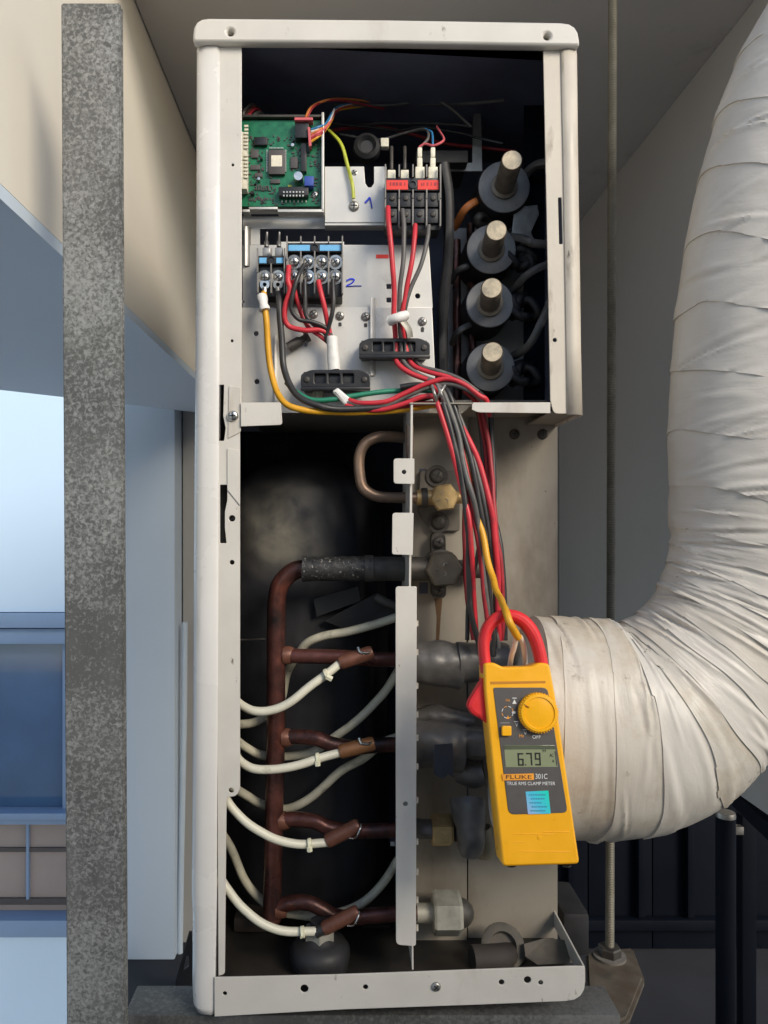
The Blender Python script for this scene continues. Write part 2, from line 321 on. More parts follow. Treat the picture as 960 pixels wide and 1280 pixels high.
tag(box('wall', -.398, 1.6, 1.16, 1.36, .002, 1.699, gwallm), 'grey back wall seen between the cream unit and the wrapped pipe', 'wall')
t = empty('column', (X(186, 1.09), 1.2, .03), 'pale blue grey column standing between the zinc post and the cream unit', 'column')
bm = bx(bmesh.new(), X(140, 1.09), X(218.5, 1.09), 1.09, 1.5, Z(1200, 1.09), 1.9, .004)
obj('shaft', bm, colm, t, 40)
bm = bx(bmesh.new(), X(140, 1.09) + .01, X(218, 1.09) - .01, 1.10, 1.5, .002, Z(1200, 1.09) - .0005); obj('base', bm, conc, t)
t = tag(obj('conduit', tube(bmesh.new(), [P(231, 778, 1.12), P(230, 900, 1.12), P(227, 1050, 1.12), P(225, 1180, 1.12), (X(225, 1.12), 1.12, .001)], .007, 12), colm, None, 60), 'thin pale conduit running down the wall beside the pale column', 'conduit')
# navy cladding low on the back wall, with its frame bars
t = empty('cladding', (.45, 1.13, .001), 'dark navy metal cladding low on the back wall beneath the wrapped pipe', 'cladding')
for i in range(7):
    x0 = .12 + i * .155; obj('panel', bx(bmesh.new(), x0, x0 + .1535, 1.130, 1.155, .004, .60, .003), navy_metal, t, 40)
obj('bottom_rail', bx(bmesh.new(), .12, 1.2, 1.105, 1.128, .06, .085, .002), navy_metal, t, 40)
for px in (712, 800, 862): obj('frame_bar', bx(bmesh.new(), X(px, 1.10), X(px, 1.10) + .016, 1.108, 1.128, .09, .62, .002), navy_metal, t, 40)
# railing on the right
t = empty('railing', (X(907, .55), .55, .001), 'dark navy steel railing with a round capped post below the wrapped pipe', 'railing')
bm = bmesh.new(); r = 11.5 * 1.2 / F
lathe(bm, (X(907, .55), .55, .001), (0, 0, 1), [(r, 0), (r, Z(1021, .55) - .001)], 24); obj('post', bm, navy_metal, t, 40)
lathe(b2 := bmesh.new(), (X(907, .55), .55, Z(1021, .55)), (0, 0, 1), [(r * 1.02, 0), (r * 1.02, .004), (r * .95, .008), (0, .008)], 24); obj('cap', b2, dull_steel, t, 40)
obj('handrail', tube(bmesh.new(), [P(862, 938, .62), P(960, 1030, .42), P(1100, 1160, .25)], .017, 4, 4), navy_metal, t)
obj('baluster', bx(bmesh.new(), X(928, .56), X(946, .56), .56, .58, .001, Z(1020, .56), .002), navy_metal, t, 40)
obj('bracket', bx(bmesh.new(), X(919, .55), X(930, .55), .55, .562, Z(1044, .55), Z(1034, .55), .001), dull_steel, t, 40)
# building across the gap on the left
FY = 3.2
t = empty('building', (-3, FY + .5, -5.0), 'white facade of the neighbouring building with a blue framed window', 'building')
wz = [Z(p, FY) for p in (765, 1168)]; wx0, wx1 = -5.2, X(120, FY)
bm = bmesh.new(); bx(bm, -9, -.2, FY, FY + .8, -5, wz[1]); bx(bm, -9, -.2, FY, FY + .8, wz[0], 7); bx(bm, -9, wx0, FY, FY + .8, wz[1], wz[0]); bx(bm, wx1, -.2, FY, FY + .8, wz[1], wz[0])
obj('facade_wall', bm, facm, t)
def fr(a, b, y0, y1, name, m, par): return obj(name, bx(bmesh.new(), wx0, wx1, FY + y0, FY + y1, Z(b, FY), Z(a, FY), .004), m, par, 40)
wn = fr(766, 784, -.03, .1, 'window', framem, t)
fr(786, 805, .0, .1, 'frame', framem, wn); fr(1015, 1023, -.02, .1, 'transom', framem, wn); fr(1025, 1032, .01, .1, 'transom', framem, wn); fr(1147, 1168, -.03, .1, 'sill', framem, wn)
fr(805, 1015, .07, .09, 'pane', glassm, wn); fr(1032, 1147, .07, .09, 'pane', blindm, wn)
obj('blind_slat', bx(bmesh.new(), wx0, wx1, FY + .055, FY + .068, Z(1071, FY), Z(1066, FY)), chipm, wn); obj('blind_slat', bx(bmesh.new(), wx0, wx1, FY + .055, FY + .068, Z(1138, FY), Z(1130, FY)), chipm, wn)
obj('mullion', bx(bmesh.new(), X(28, FY), X(31, FY), FY + .045, FY + .068, Z(1130, FY), Z(1032, FY)), framem, wn)
obj('mullion', bx(bmesh.new(), X(74, FY), X(79, FY), FY + .045, FY + .068, Z(1015, FY), Z(805, FY)), framem, wn)

# ------------------------------------------------------------------ frame that carries the unit
YP = -.06
t = empty('zinc_post', (X(116, YP), YP, .001), 'tall hot dip galvanised steel post with pale spangled patches left of the unit', 'post')
bm = bmesh.new()
tl, tr_, bl, br = X(76, YP), X(150, YP), X(83, YP), X(156.5, YP); ztop, zlow = Z(3, YP), Z(1280, YP)
def ladd(z, a): k = (z - zlow) / (ztop - zlow); return a[1] + (a[0] - a[1]) * k
def prism_post(xa, xb, y0, y1):
    b = bmesh.new(); vs = []
    for z in (.001, ztop):
        vs += [b.verts.new((ladd(z, xa), y0, z)), b.verts.new((ladd(z, xb), y0, z)), b.verts.new((ladd(z, xb), y1, z)), b.verts.new((ladd(z, xa), y1, z))]
    for q in ((0, 1, 2, 3), (4, 5, 6, 7), (0, 1, 5, 4), (1, 2, 6, 5), (2, 3, 7, 6), (3, 0, 4, 7)): b.faces.new([vs[i] for i in q])
    bmesh.ops.bevel(b, geom=b.edges[:], offset=.0012, segments=2, affect='EDGES'); return b
obj('web', prism_post((tl, bl), (tr_, br), YP, YP + .004), spang, t, 40)
obj('flange', prism_post((tl, bl), (tl + .004, bl + .004), YP + .0045, YP + .012), spang, t, 40)
obj('flange', prism_post((tr_ - .003, br - .003), (tr_, br), YP + .0045, YP + .009), spang, t, 40)
# horizontal arm below the unit
t = empty('support_arm', (.0, .03, CZ - .50), 'mottled galvanised steel arm carrying the unit along its bottom edge', 'bracket')
zt = Z(1257, .02) - .0035
obj('channel', bx(bmesh.new(), X(158, .02), X(772, .02), .012, .055, zt - .07, zt, .002), spang2, t, 40)
def onz(px, py, z):                                              # photo ray met with a level plane
    d = (z - CZ) * F / (CY - py); return V(((px - CX) * d / F, d - D, z))
ze = CZ - .486
top = [onz(*p, ze) for p in ((732, 1190), (791, 1183), (806, 1222), (786, 1272), (736, 1296))]
bm = bmesh.new(); a = [bm.verts.new(p) for p in top]; b = [bm.verts.new(p - V((0, 0, .010))) for p in top]
bm.faces.new(a); bm.faces.new(b)
for i in range(5): bm.faces.new((a[i], a[(i + 1) % 5], b[(i + 1) % 5], b[i]))
bmesh.ops.bevel(bm, geom=bm.edges[:], offset=.003, segments=2, affect='EDGES'); obj('end_lug', bm, M('rusty_mottled_zinc', (.13, .11, .085), .7, .2, .25, 60, .2, 200, ((.12, .075, .045), 22, .5, .75, (1, 1, 1))), t, 40)
pb = onz(762, 1196, ze)
# threaded rod
ROD = pb.copy()
t = empty('threaded_rod', ROD, 'tall threaded hanger rod with a nut running from the ceiling down behind the wrapped pipe', 'rod')
yr = ROD.y; rr_ = 5.6 * (D + yr) / F; bm = bmesh.new(); rings = []; N = 640; z0, z1 = ROD.z - .03, 1.70; seg = 12; x1 = X(766, yr); x0 = ROD.x
prof = []
for i in range(N * 2 + 1):
    z = z0 + (z1 - z0) * i / (N * 2); prof.append((rr_ * (1 if i % 2 else .86), z - z0))
lathe(bm, (0, 0, 0), (0, 0, 1), prof, seg)
for v in bm.verts: v.co = V((x0 + (x1 - x0) * v.co.z / (z1 - z0) + v.co.x, yr + v.co.y, z0 + v.co.z))
obj('shank', bm, dull_steel if False else M('greasy_zinc', (.20, .185, .145), .55, .35, .2, 20, 0, 1, ((.14, .125, .09), 18, .5, .7, (1, 1, 1))), t, 30)
bm = bmesh.new(); hexnut(bm, ROD, (0, 0, 1), .0125, .012); obj('nut', bm, dark_steel, t, 30)
bm = bmesh.new(); lathe(bm, ROD + V((0, 0, .0001)), (0, 0, 1), [(.0175, 0), (.0175, .0025), (.008, .0026)], 24); obj('washer', bm, conc, t, 30)
# unseen wall added behind the viewer to shade the lower unit
tag(box('sun_block_wall', -.56, 2.6, -1.75, -1.57, .001, 1.62, gwallm), 'added grey wall behind the viewer, shading the lower part of the unit', 'sun_block_wall')
# small dark rubber foot and bracket near the base
t = tag(obj('rubber_mount', bx(bmesh.new(), X(704, .10), X(738, .10), .10, .17, zt, Z(1142, .10), .006), black_soft, None, 40), 'black rubber block wedged between the unit and the hanger rod', 'mount')
t = empty('angle_bracket', (X(228, .9), .9, Z(1245, .9)), 'small black angle bracket low behind the left side of the unit', 'bracket')
obj('web', plate(xz(rpoly([(236, 1165), (240, 1165), (240, 1240), (219, 1240), (219, 1226)]), .9), [xz(rpoly([(233, 1195), (236, 1195), (236, 1208), (229, 1213)]), .9)], .9, .006, .001), black, t, 40)
obj('foot', bx(bmesh.new(), X(216, .9), X(242, .9), .895, .96, Z(1250, .9), Z(1238, .9), .002), black, t, 40)

# ------------------------------------------------------------------ the unit: shell
U = empty('outdoor_unit', (0, .16, Z(1256, 0)), 'tall cream air conditioner outdoor unit with its front cover off showing wiring and pipes', 'air conditioner')
bm = bmesh.new()                                                # cap: rounded in front view, runs back over the unit
o_ = xz(rpoly([(241, 22, 20), (480, 24), (724, 28, 22), (725, 57, 4), (480, 53), (241, 52, 4)]), -.004)
cap = obj('top_cap', plate(o_, [xz(circ(288, 40, 4.2), -.004), xz(circ(684, 45, 4.2), -.004)], -.004, .010, .0022), paint, U, 50)
o_ = xz(rpoly([(243, 25, 20), (722, 30, 22), (722, 50), (243, 49)]), 0)
obj('roof_panel', plate(o_, [], .0065, .32, .001), paint, U, 40)
screw(288, 40, .004, 5, dull_steel, cap); screw(684, 45, .004, 5, dull_steel, cap)
# left side panel: plan profile (x, y) lofted from bottom to top with its slight lean
def loft_plan(rows, mat, name, ang=50):
    bm = bmesh.new(); R = []
    for prof, z in rows: R.append([bm.verts.new((x, y, z)) for x, y in prof])
    for a, b in zip(R, R[1:]):
        for k in range(len(a) - 1): bm.faces.new((a[k], a[k + 1], b[k + 1], b[k]))
    o = obj(name, bm, mat, U, ang); s = o.modifiers.new('s', 'SOLIDIFY'); s.thickness = .0012; s.offset = 0; return o
def lp(xo, xi):
    r = .011; pts = [(xo, .32), (xo, .02)]
    for k in range(7): a = math.pi / 2 * k / 6; pts.append((xo + r - r * math.cos(a), r - r * math.sin(a) + .002))
    return pts + [(xi - .002, .0016), (xi, .0030), (xi, .012)]
rows = []
for py, a, b in ((54, 243.5, 273), (300, 243, 273.5), (560, 241, 272), (800, 239.5, 271), (1000, 238, 270), (1120, 237, 269.5), (1150, 238.5, 269), (1240, 238, 267.5), (1262, 239, 267), (1270, 243, 266)): rows.append((lp(X(a, 0), X(b, 0)), Z(py, 0)))
loft_plan(rows, side_gloss, 'side_panel')
fl = rpoly([(272.5, 54), (302, 54, 2), (302, 505), (300, 530), (300, 985), (296, 996, 7), (284, 996, 3), (283, 1004), (281, 1218, 4), (273, 1220), (271, 800), (272, 551), (280, 551, 1), (282, 535), (279, 520), (280, 481, 1), (273, 481)])
slot2 = rpoly([(275, 606, 1), (284, 606, 1), (284, 625), (281, 640), (281, 660), (283, 679, 1), (275, 679, 1)], 2)
flange = pplate('front_flange', fl, .0035, .0016, paint, U, [slot2, circ(290, 648, 4), circ(290, 703, 3), circ(289, 988, 3.2), circ(291, 206, 1.8), circ(290, 426, 1.8)])
pplate('flange_fold', rpoly([(284, 560, 2), (300, 563), (300, 632), (284, 612)]), .0022, .0010, paint, U)
pplate('flange_fold', rpoly([(286, 482, 2), (301, 484), (301, 540, 3), (285, 548)]), .0022, .0010, paint, U)
screw(291, 520, .0020, 7, steel, U); screw(289, 648, .010, 3.5, dark_steel, U)
pplate('mounting_tab', rpoly([(301, 503), (351, 503, 3), (353, 531, 4), (301, 533)]), -.0005, .0014, paint, U)
# right post
rp = rpoly([(679, 57), (703, 57), (713, 512), (711, 517), (692, 517, 6), (688, 500), (684, 300)])
post = pplate('corner_post', rp, .0035, .0016, paint_dirty, U, [rpoly([(697.5, 247, 1), (702, 247, 1), (703.5, 305, 1), (699, 305, 1)], 2), circ(693.5, 425, 2.6)])
def rpf(xi, xo):
    r = .009; pts = [(xi, .0046), (xi, .0024), (xi + .002, .0010)]
    for k in range(7): a = math.pi / 2 * k / 6; pts.append((xo - r + r * math.sin(a), r - r * math.cos(a) + .0005))
    return pts + [(xo, .02), (xo, .32)]
rows = [(rpf(X(a, 0), X(b, 0)), Z(py, 0)) for py, a, b in ((62, 703, 724), (200, 706, 725.5), (320, 708, 727.5), (430, 710, 729), (518, 711, 731))]
loft_plan(rows, paint_dirty, 'corner_panel')
pplate('shelf_lip', rpoly([(590, 503, 2), (688, 503), (688, 516.5), (597, 515.5, 5), (590, 512)]), .0030, .0014, paint, U)
# shelf under the electrics, with the gap where the wires drop
bm = bmesh.new(); zs = Z(503.2, .003)
bx(bm, X(592, .005), X(731, 0) - .001, .0045, .22, zs - .0012, zs); bx(bm, X(500, .03), X(592, .005) - .0004, .060, .22, zs - .0012, zs); bx(bm, X(303, .05), X(500, .03) - .0004, .052, .22, zs - .0012, zs); bx(bm, X(512, .003), X(592, .003) - .0004, .003, .010, zs - .0012, zs)
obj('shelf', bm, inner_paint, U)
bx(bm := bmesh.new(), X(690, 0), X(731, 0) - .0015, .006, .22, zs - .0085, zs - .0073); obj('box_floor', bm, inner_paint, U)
# base pan: lip, side walls and floor
lip = [(268, 1222), (420, 1218.5), (520, 1215), (640, 1210.5), (712, 1208), (731.5, 1208, 4), (732, 1250.5, 24), (600, 1256), (430, 1262), (268, 1271)]
pan = pplate('base_pan', rpoly(lip), -.001, .0016, paint, U, [circ(281, 1242, 2.6), circ(380.5, 1236, 5), circ(457, 1234, 3.2), circ(627, 1228, 3.5), circ(659.5, 1225, 4.5), circ(676, 1228.5, 3)], .0005)
bm = bmesh.new(); xr = X(731.3, 0); zt1 = Z(1208.5, 0); zb1 = Z(1248, 0)
zb2 = Z(1230, 0); a = [(xr, .0006, zb2), (xr, .30, zb2), (xr, .30, zt1), (xr, .0006, zt1)]; vs = [bm.verts.new(p) for p in a] + [bm.verts.new((p[0] - .0014, p[1], p[2])) for p in a]
for q in ((0, 1, 2, 3), (4, 5, 6, 7), (0, 1, 5, 4), (1, 2, 6, 5), (2, 3, 7, 6), (3, 0, 4, 7)): bm.faces.new([vs[i] for i in q])
obj('pan_side', bm, paint, pan)
obj('pan_floor', bx(bmesh.new(), X(242.5, 0), xr - .0016, .0045, .30, zb1 - .0005, zb1 + .001), M('pan_shade_dark', (.030, .026, .022), .5, 0, .4, 20, .3, 60, ((.015, .015, .015), 18, .45, .65, (1, 1, 1))), pan)  # pan floor coloured near black to stand for the unlit base
screw(545, 1233, -.001, 6, dull_steel, pan); screw(677, 1229, .004, 3.2, dull_steel, pan)
# inside faces that close the box, coloured dark for the shade inside
zr = Z(50, 0)
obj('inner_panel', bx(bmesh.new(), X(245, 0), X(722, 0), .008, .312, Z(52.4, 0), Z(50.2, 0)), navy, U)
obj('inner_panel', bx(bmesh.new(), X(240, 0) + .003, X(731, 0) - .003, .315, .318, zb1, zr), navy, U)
obj('inner_panel', bx(bmesh.new(), X(240, 0) + .0025, X(240, 0) + .0035, .014, .314, zb1, zr), black_soft, U)  # black here stands for shade on the left sheet
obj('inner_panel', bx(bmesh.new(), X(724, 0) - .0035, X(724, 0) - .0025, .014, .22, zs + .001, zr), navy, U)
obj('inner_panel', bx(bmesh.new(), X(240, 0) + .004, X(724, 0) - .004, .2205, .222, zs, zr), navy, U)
# valve panel and the outer closing panel
YV = .088
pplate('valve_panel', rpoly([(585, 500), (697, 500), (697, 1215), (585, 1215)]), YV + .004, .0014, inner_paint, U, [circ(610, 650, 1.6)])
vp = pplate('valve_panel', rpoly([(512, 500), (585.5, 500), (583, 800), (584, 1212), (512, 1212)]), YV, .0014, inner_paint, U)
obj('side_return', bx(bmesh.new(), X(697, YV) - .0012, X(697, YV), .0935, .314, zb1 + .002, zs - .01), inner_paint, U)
for p in ((643, 543), (678, 543)): screw(*p, YV + .004, 6.5, dark_steel, U)
# partition seen edge on, and the tabs folded from it
bm = bmesh.new()
rowsp = ((503, 516.2, 513.6), (620, 515.2, 512.4), (735, 513.6, 511.2), (800, 513, 511), (1212, 517, 515))
R = []
for py, a, b in rowsp:
    R.append([bm.verts.new(p) for p in (P(a, py, .004), P(b, py, .004), V((X(b, .004), .088, Z(py, .004))), V((X(a, .004), .088, Z(py, .004))))])
for a, b in zip(R, R[1:]):
    for k in range(4): bm.faces.new((a[k], a[(k + 1) % 4], b[(k + 1) % 4], b[k]))
bm.faces.new(R[0]); bm.faces.new(R[-1]); obj('partition', bm, paint, U)
pplate('partition_tab', rpoly([(492, 573, 4), (518, 573, 1.5), (518, 605, 1.5), (492, 604.5, 4)]), -.0005, .0014, paint, U, [circ(505, 590, 2.8)])
pplate('partition_tab', rpoly([(490.5, 641, 4), (517, 641, 1.5), (516, 694, 1.5), (490, 693, 3)]), -.0005, .0014, paint, U)
pplate('partition_strip', rpoly([(494.5, 733, 4), (521, 733, 2), (520, 1183, 4), (495, 1181, 6)]), -.0005, .0014, paint, U, [circ(507, 1005, 3)])
for py in (779, 815, 857, 893, 922, 958, 1000, 1052, 1090, 1125, 1160):        # hem teeth along the strip
    obj('hem_tooth', bx(bmesh.new(), X(520.5, .001), X(523, .001), .001, .003, Z(py + 4, .001), Z(py - 3, .001)), paint_dirty, U)

# ------------------------------------------------------------------ electrics
YL, YU = .047, .056
pl_lo = [(302, 384), (540, 384), (544, 470), (543, 480), (541, 505), (536, 516), (302, 516)]
low = pplate('lower_plate', rpoly(pl_lo), YL, .0014, galv, U, [circ(320, 417, 3.0), circ(321, 477, 3.2), circ(382, 431, 2.2), circ(528, 411, 2)])
upp = pplate('upper_plate', rpoly([(303, 306), (350, 306), (350, 302), (430, 302), (430, 306), (536, 306), (541, 384.5), (303, 384.5)]), YU, .0014, galv, U,
             [rpoly([(483, 355), (489, 355), (489, 361), (483, 361)]), rpoly([(483, 372), (489, 372), (489, 378), (483, 378)]), circ(522, 370, 3.2), circ(304, 377, 2.4)])
bm = bmesh.new(); zf = Z(384.2, YL); bx(bm, X(303, YL), X(540, YL), YL + .001, YU + .001, zf - .0012, zf); obj('plate_fold', bm, galv, U)
bm = tube(bmesh.new(), [P(467, 373, YL), P(467, 400, YL), P(467, 470, YL)], 6 * .697 / F, 10, 3, flat=.35); obj('ridge', bm, galv, low, 60)
bm = tube(bmesh.new(), [P(346, 420, YL), P(346, 460, YL), P(346, 505, YL)], 4 * .697 / F, 10, 3, flat=.35); obj('ridge', bm, galv, low, 60)
bm = tube(bmesh.new(), [P(310, 284, YU), P(310, 300, YU), P(310, 333, YU)], 5.5 * .706 / F, 10, 3, flat=.35); obj('ridge', bm, dull_steel, upp, 60)
pplate('upper_plate', rpoly([(303, 270), (486, 270), (486, 286), (325, 286), (325, 306), (303, 306)]), YU + .003, .0012, galv, U)
for p in ((392, 393), (425, 395), (457, 396), (528, 402)):
    screw(*p, YL, 6, dull_steel, U)
    pplate('slot_shade_patch', rr(p[0] - 2, p[1] + 8, p[0] + 2, p[1] + 13, 1), YL - .0003, .0002, screw_dark, low)  # dark patch on the sheet stands for a shaded slot
pplate('red_stripe', rr(470, 318, 486, 323, 1), YU - .0003, .0002, redlab, upp)
p1 = pplate('ground_plate', rpoly([(406, 208, 1), (455, 208), (456.5, 229), (460, 234), (464, 234), (467.5, 229), (467.5, 208), (483, 208), (483, 278), (406, 278, 1)]), .048, .0014, galv, U)
bm = bx(bmesh.new(), X(406, .048), X(482, .048), .049, .062, Z(281, .048), Z(278.2, .048)); obj('plate_fold', bm, galv, p1)
screw(442.5, 258, .048, 6.5, dull_steel, U); screw(443, 217, .050, 6, dull_steel, U)
bm = bmesh.new(); tube(bm, [P(456, 253.5, .0478), P(459.5, 250, .0478), P(462.5, 247, .0478), P(464, 254, .0478), P(465, 260.5, .0478)], .0014, 6, 5, flat=.35); obj('marker_one', bm, marker_blue, p1, 60)
bm = bmesh.new(); tube(bm, [P(433, 351, .0558), P(438, 348.5, .0558), P(443, 349.5, .0558), P(440, 354, .0558), P(433, 358, .0558), P(443, 357.5, .0558), P(452, 357.5, .0558)], .0012, 6, 5, flat=.35); obj('marker_two', bm, marker_blue, upp, 60)

def terminal_block(x0, x1, ytop, ybot, n, strip, labmat, y0, y1, rows, scr, lug=None, marks=False, hole=None):
    """x0..x1, ytop..ybot in photo pixels at the depth y0; rows: screw heights; strip: top and bottom of the label strip"""
    b = bmesh.new(); bx(b, X(x0, y0), X(x1, y0), y0 + .003, y1, Z(ybot, y0), Z(strip[0] - 4, y0), .0008)
    bx(b, X(x0, y0), X(x1, y0), y0 - .001, y0 + .0029, Z(strip[1] + 2, y0), Z(strip[0] - 2, y0), .0005)
    tb = obj('terminal_block', b, black, U, 40); pw = (x1 - x0) / n
    for k in range(n + 1):
        xc = X(x0 + k * pw, y0); bb = bmesh.new(); 
        if k in (0, n): bx(bb, xc - .0006, xc + .0006, y0 - .0045, y0 - .0012, Z(strip[1] + 13, y0), Z(ytop, y0), .0002)
        else: bx(bb, xc - .0006, xc + .0006, y0 - .0040, y0 - .0012, Z(strip[0] - 1.5, y0), Z(ytop, y0), .0002); bx(bb, xc - .0006, xc + .0006, y0 - .0040, y0 - .0012, Z(strip[1] + 13, y0), Z(strip[1] + 2, y0), .0002)
        bx(bb, xc - .0007, xc + .0007, y0 - .003, y0 + .0028, Z(ybot - 2, y0), Z(strip[1] + 12, y0), .0002)
        obj('barrier', bb, M('worn_barrier', (.22, .21, .20), .5, 0, .2, 100) if 'worn_barrier' not in MATS else MATS['worn_barrier'], tb, 40)
    h = hole or (x0 + x1) / 2
    for a, c in ((x0 + 1.5, h - 6), (h + 6, x1 - 1.5)):
        s = pplate('label_strip', rr(a, strip[0], c, strip[1], .5), y0 - .0016, .0005, labmat, tb)
        if marks:
            q = bmesh.new(); xx = a + 4
            while xx < c - 4:
                ww = random.choice((1.2, 2, 3)); bx(q, X(xx, y0), X(xx + ww, y0), y0 - .00175, y0 - .00165, Z(strip[1] - 4, y0), Z(strip[0] + random.choice((4, 5)), y0)); xx += ww + random.choice((1, 1.6, 3))
            o = obj('faint_print', q, red_deep, s); o['kind'] = 'stuff'
    c = P(h, (strip[0] + strip[1]) / 2, y0 - .0012); q = bmesh.new(); r = 5.4 * (D + y0) / F; lathe(q, c, (0, -1, 0), [(r, 0), (r, .0012), (r * .72, .0013), (r * .68, -.0005), (0, -.0006)], 18); obj('mounting_hole', q, black, tb, 40)
    for ri, rw in enumerate(rows):
        for k in range(n):
            cx = x0 + (k + .5) * pw
            if scr is not None:
                s = screw(cx, rw, y0 + .0015, 6.2, scr, tb, True); s.rotation_euler = (.15, (k * 50 + ri * 31) % 90 * .0174, 0)
                q = bmesh.new(); bx(q, X(cx - 8, y0), X(cx + 8, y0), y0 + .0012, y0 + .0022, Z(rw + 6, y0), Z(rw - 6, y0), .0003); obj('clamp_plate', q, scr, tb, 40)
            else:
                q = bmesh.new(); bx(q, X(cx - 7, y0), X(cx + 7, y0), y0 - .0005, y0 + .004, Z(rw + 9, y0), Z(rw - 9, y0), .0008); hd = obj('cover_flap', q, black, tb, 40)
                s = screw(cx, rw - 2, y0 - .0006, 3.6, dark_steel, tb)
    return tb
tb1 = terminal_block(481.5, 550, 208, 286, 4, (225, 237), redlab, .028, .052, (250, 270), None, marks=True, hole=516)
tb2 = terminal_block(359, 428, 297, 370, 4, (306, 313.5), bluelab, .030, .056, (328, 346.5), steel)
tb3 = terminal_block(322.5, 356, 312, 369, 2, (322, 329), bluelab, .032, .056, (347,), steel)
for px, par in ((525, tb1), (541.5, tb1)):                       # insulated spade lugs
    q = bmesh.new(); y = .030
    bx(q, X(px - 5.8, y), X(px + 5.8, y), y, y + .006, Z(223, y), Z(208, y), .001); bx(q, X(px - 3.3, y), X(px + 3.3, y), y + .001, y + .005, Z(207.8, y), Z(196, y), .001); bx(q, X(px - 2.9, y), X(px + 2.9, y), y + .001, y + .005, Z(195.5, y), Z(183, y), .0012)
    obj('spade_lug', q, labelm, par, 40)
for px in (489.5, 506):
    q = bmesh.new(); y = .032; bx(q, X(px - 5, y), X(px + 5, y), y, y + .004, Z(223, y), Z(212, y), .0008); obj('spade_lug', q, labelm, tb1, 40)
    q = tube(bmesh.new(), [P(px, 212, .034), P(px, 200, .036), P(px, 184, .045)], 2.2 * .68 / F, 8, 4); obj('pin', q, dark_steel, tb1, 50)
for px in (333, 348.5):
    q = bmesh.new(); y = .034; bx(q, X(px - 5, y), X(px + 5, y), y, y + .005, Z(320, y), Z(309, y), .001); lathe(q, P(px, 309, y + .003), (0, .3, 1), [(.0022, 0), (.0020, .006), (.0012, .007), (.0012, .016)], 8); obj('spade_lug', q, dull_steel, tb3, 40)
for px, m in ((331, steel), (347.5, dull_steel)):                # ring lugs of the supply wires
    q = bmesh.new(); y = .033; lathe(q, P(px, 356, y), (0, -1, 0), [(.0045, 0), (.0045, .001), (.0018, .0011), (.0018, 0)], 16); tube(q, [P(px, 360, y), P(px, 366, y), P(px, 371, y)], .0026, 10, 3); obj('ring_lug', q, m, tb3, 40)

def cord_clamp(x0, x1, y0_, y1_, yf):
    b = bmesh.new(); yb = YL - .0003; zt_, zb_ = Z(y0_, yf), Z(y1_, yf)
    xa, xb = X(x0, yf), X(x1, yf); h = zt_ - zb_
    bx(b, xa + .002, xb - .002, yf + .0045, yb, zb_ + .001, zt_ - .001, .001)
    me = plate(xz(rpoly([(x0, y0_ + 6, 3), (x0 + 12, y0_, 5), (x1 - 12, y0_, 5), (x1, y0_ + 6, 3), (x1, y1_ - 3, 3), (x0, y1_ - 3, 3)]), yf), [xz(rr(x0 + 17 + k * 17.6, y0_ + 5, x0 + 31 + k * 17.6, y1_ - 8, 1.5), yf) for k in range(3)] if x1 - x0 < 88 else [xz(rr(x0 + 17 + k * 14, y0_ + 5, x0 + 28 + k * 14, y1_ - 8, 1.5), yf) for k in range(4)], yf, .0042, .0008)
    o = obj('cord_clamp', b, black, U, 40); obj('clamp_bar', me, black, o, 40)
    obj('clamp_ledge', bx(bmesh.new(), xa, xb, yf - .0025, yf + .004, zb_ - .0008, zb_ + .0022, .0007), black, o, 40)
    screw(x0 + 7.5, (y0_ + y1_) / 2, yf, 4, dark_steel, o); screw(x1 - 7.5, (y0_ + y1_) / 2, yf, 4, dark_steel, o)
cord_clamp(449, 537.5, 422.5, 447, .026); cord_clamp(376, 463, 462, 487, .024)

# circuit board in its tray
YB = .046
board = pplate('circuit_board', rr(300, 150, 401, 258, 1), YB, .0016, pcb_green, U)
tr = pplate('board_tray', rpoly([(298, 146), (404, 146), (404, 264), (298, 264)]), YB + .004, .0012, dull_steel, U)
obj('rail', bx(bmesh.new(), X(402, .038), X(405, .038), .038, YB + .0035, Z(264, .038), Z(140, .038), .0005), galv, tr, 40)
b = bmesh.new(); y = .038; bx(b, X(347, y), X(405, y), y, YB + .0035, Z(265, y), Z(261.5, y), .0005); bx(b, X(303, y), X(312, y), y, YB + .0035, Z(265, y), Z(261.5, y), .0005); bx(b, X(311, y), X(347, y), y, YB + .0035, Z(261.5, y), Z(258.5, y), .0005); obj('rail', b, galv, tr, 40)
obj('rail', bx(bmesh.new(), X(303, .042), X(402, .042), .042, .0495, Z(146, .042), Z(143, .042), .0005), dark_steel, tr, 40)
ch = pbox('microchip', 335.5, 187, 356, 217.5, YB - .004, YB - .0002, chipm, board, .0004)
pplate('paper_sticker', rr(339, 194, 352.5, 208, .5), YB - .0043, .0002, labelm, ch)
b = bmesh.new()
for k in range(14):
    for s in (0, 1):
        xx = 333 + s * 23.5; bx(b, X(xx, YB), X(xx + 1.6, YB), YB - .0012, YB - .0003, Z(189 + k * 2, YB), Z(188 + k * 2, YB))
for k in range(10): bx(b, X(337 + k * 1.8, YB), X(338 + k * 1.8, YB), YB - .0012, YB - .0003, Z(186.5, YB), Z(184.8, YB))
o = obj('chip_pins', b, pinm, board); o['kind'] = 'stuff'
b = bmesh.new(); r = 6 * .69 / F; lathe(b, P(373.5, 226, YB - .0002), (0, -1, 0), [(r, 0), (r, .009), (r * .9, .0102), (0, .0103)], 20); obj('capacitor', b, steel, board, 40)
pbox('relay', 380.5, 220, 392, 232, YB - .010, YB - .0002, bluec, board, .0006)
b = bmesh.new(); bx(b, X(349, YB), X(386, YB), YB - .008, YB - .0002, Z(249, YB), Z(238, YB), .0006); hd = obj('pin_header', b, black, board, 40)
b = bmesh.new()
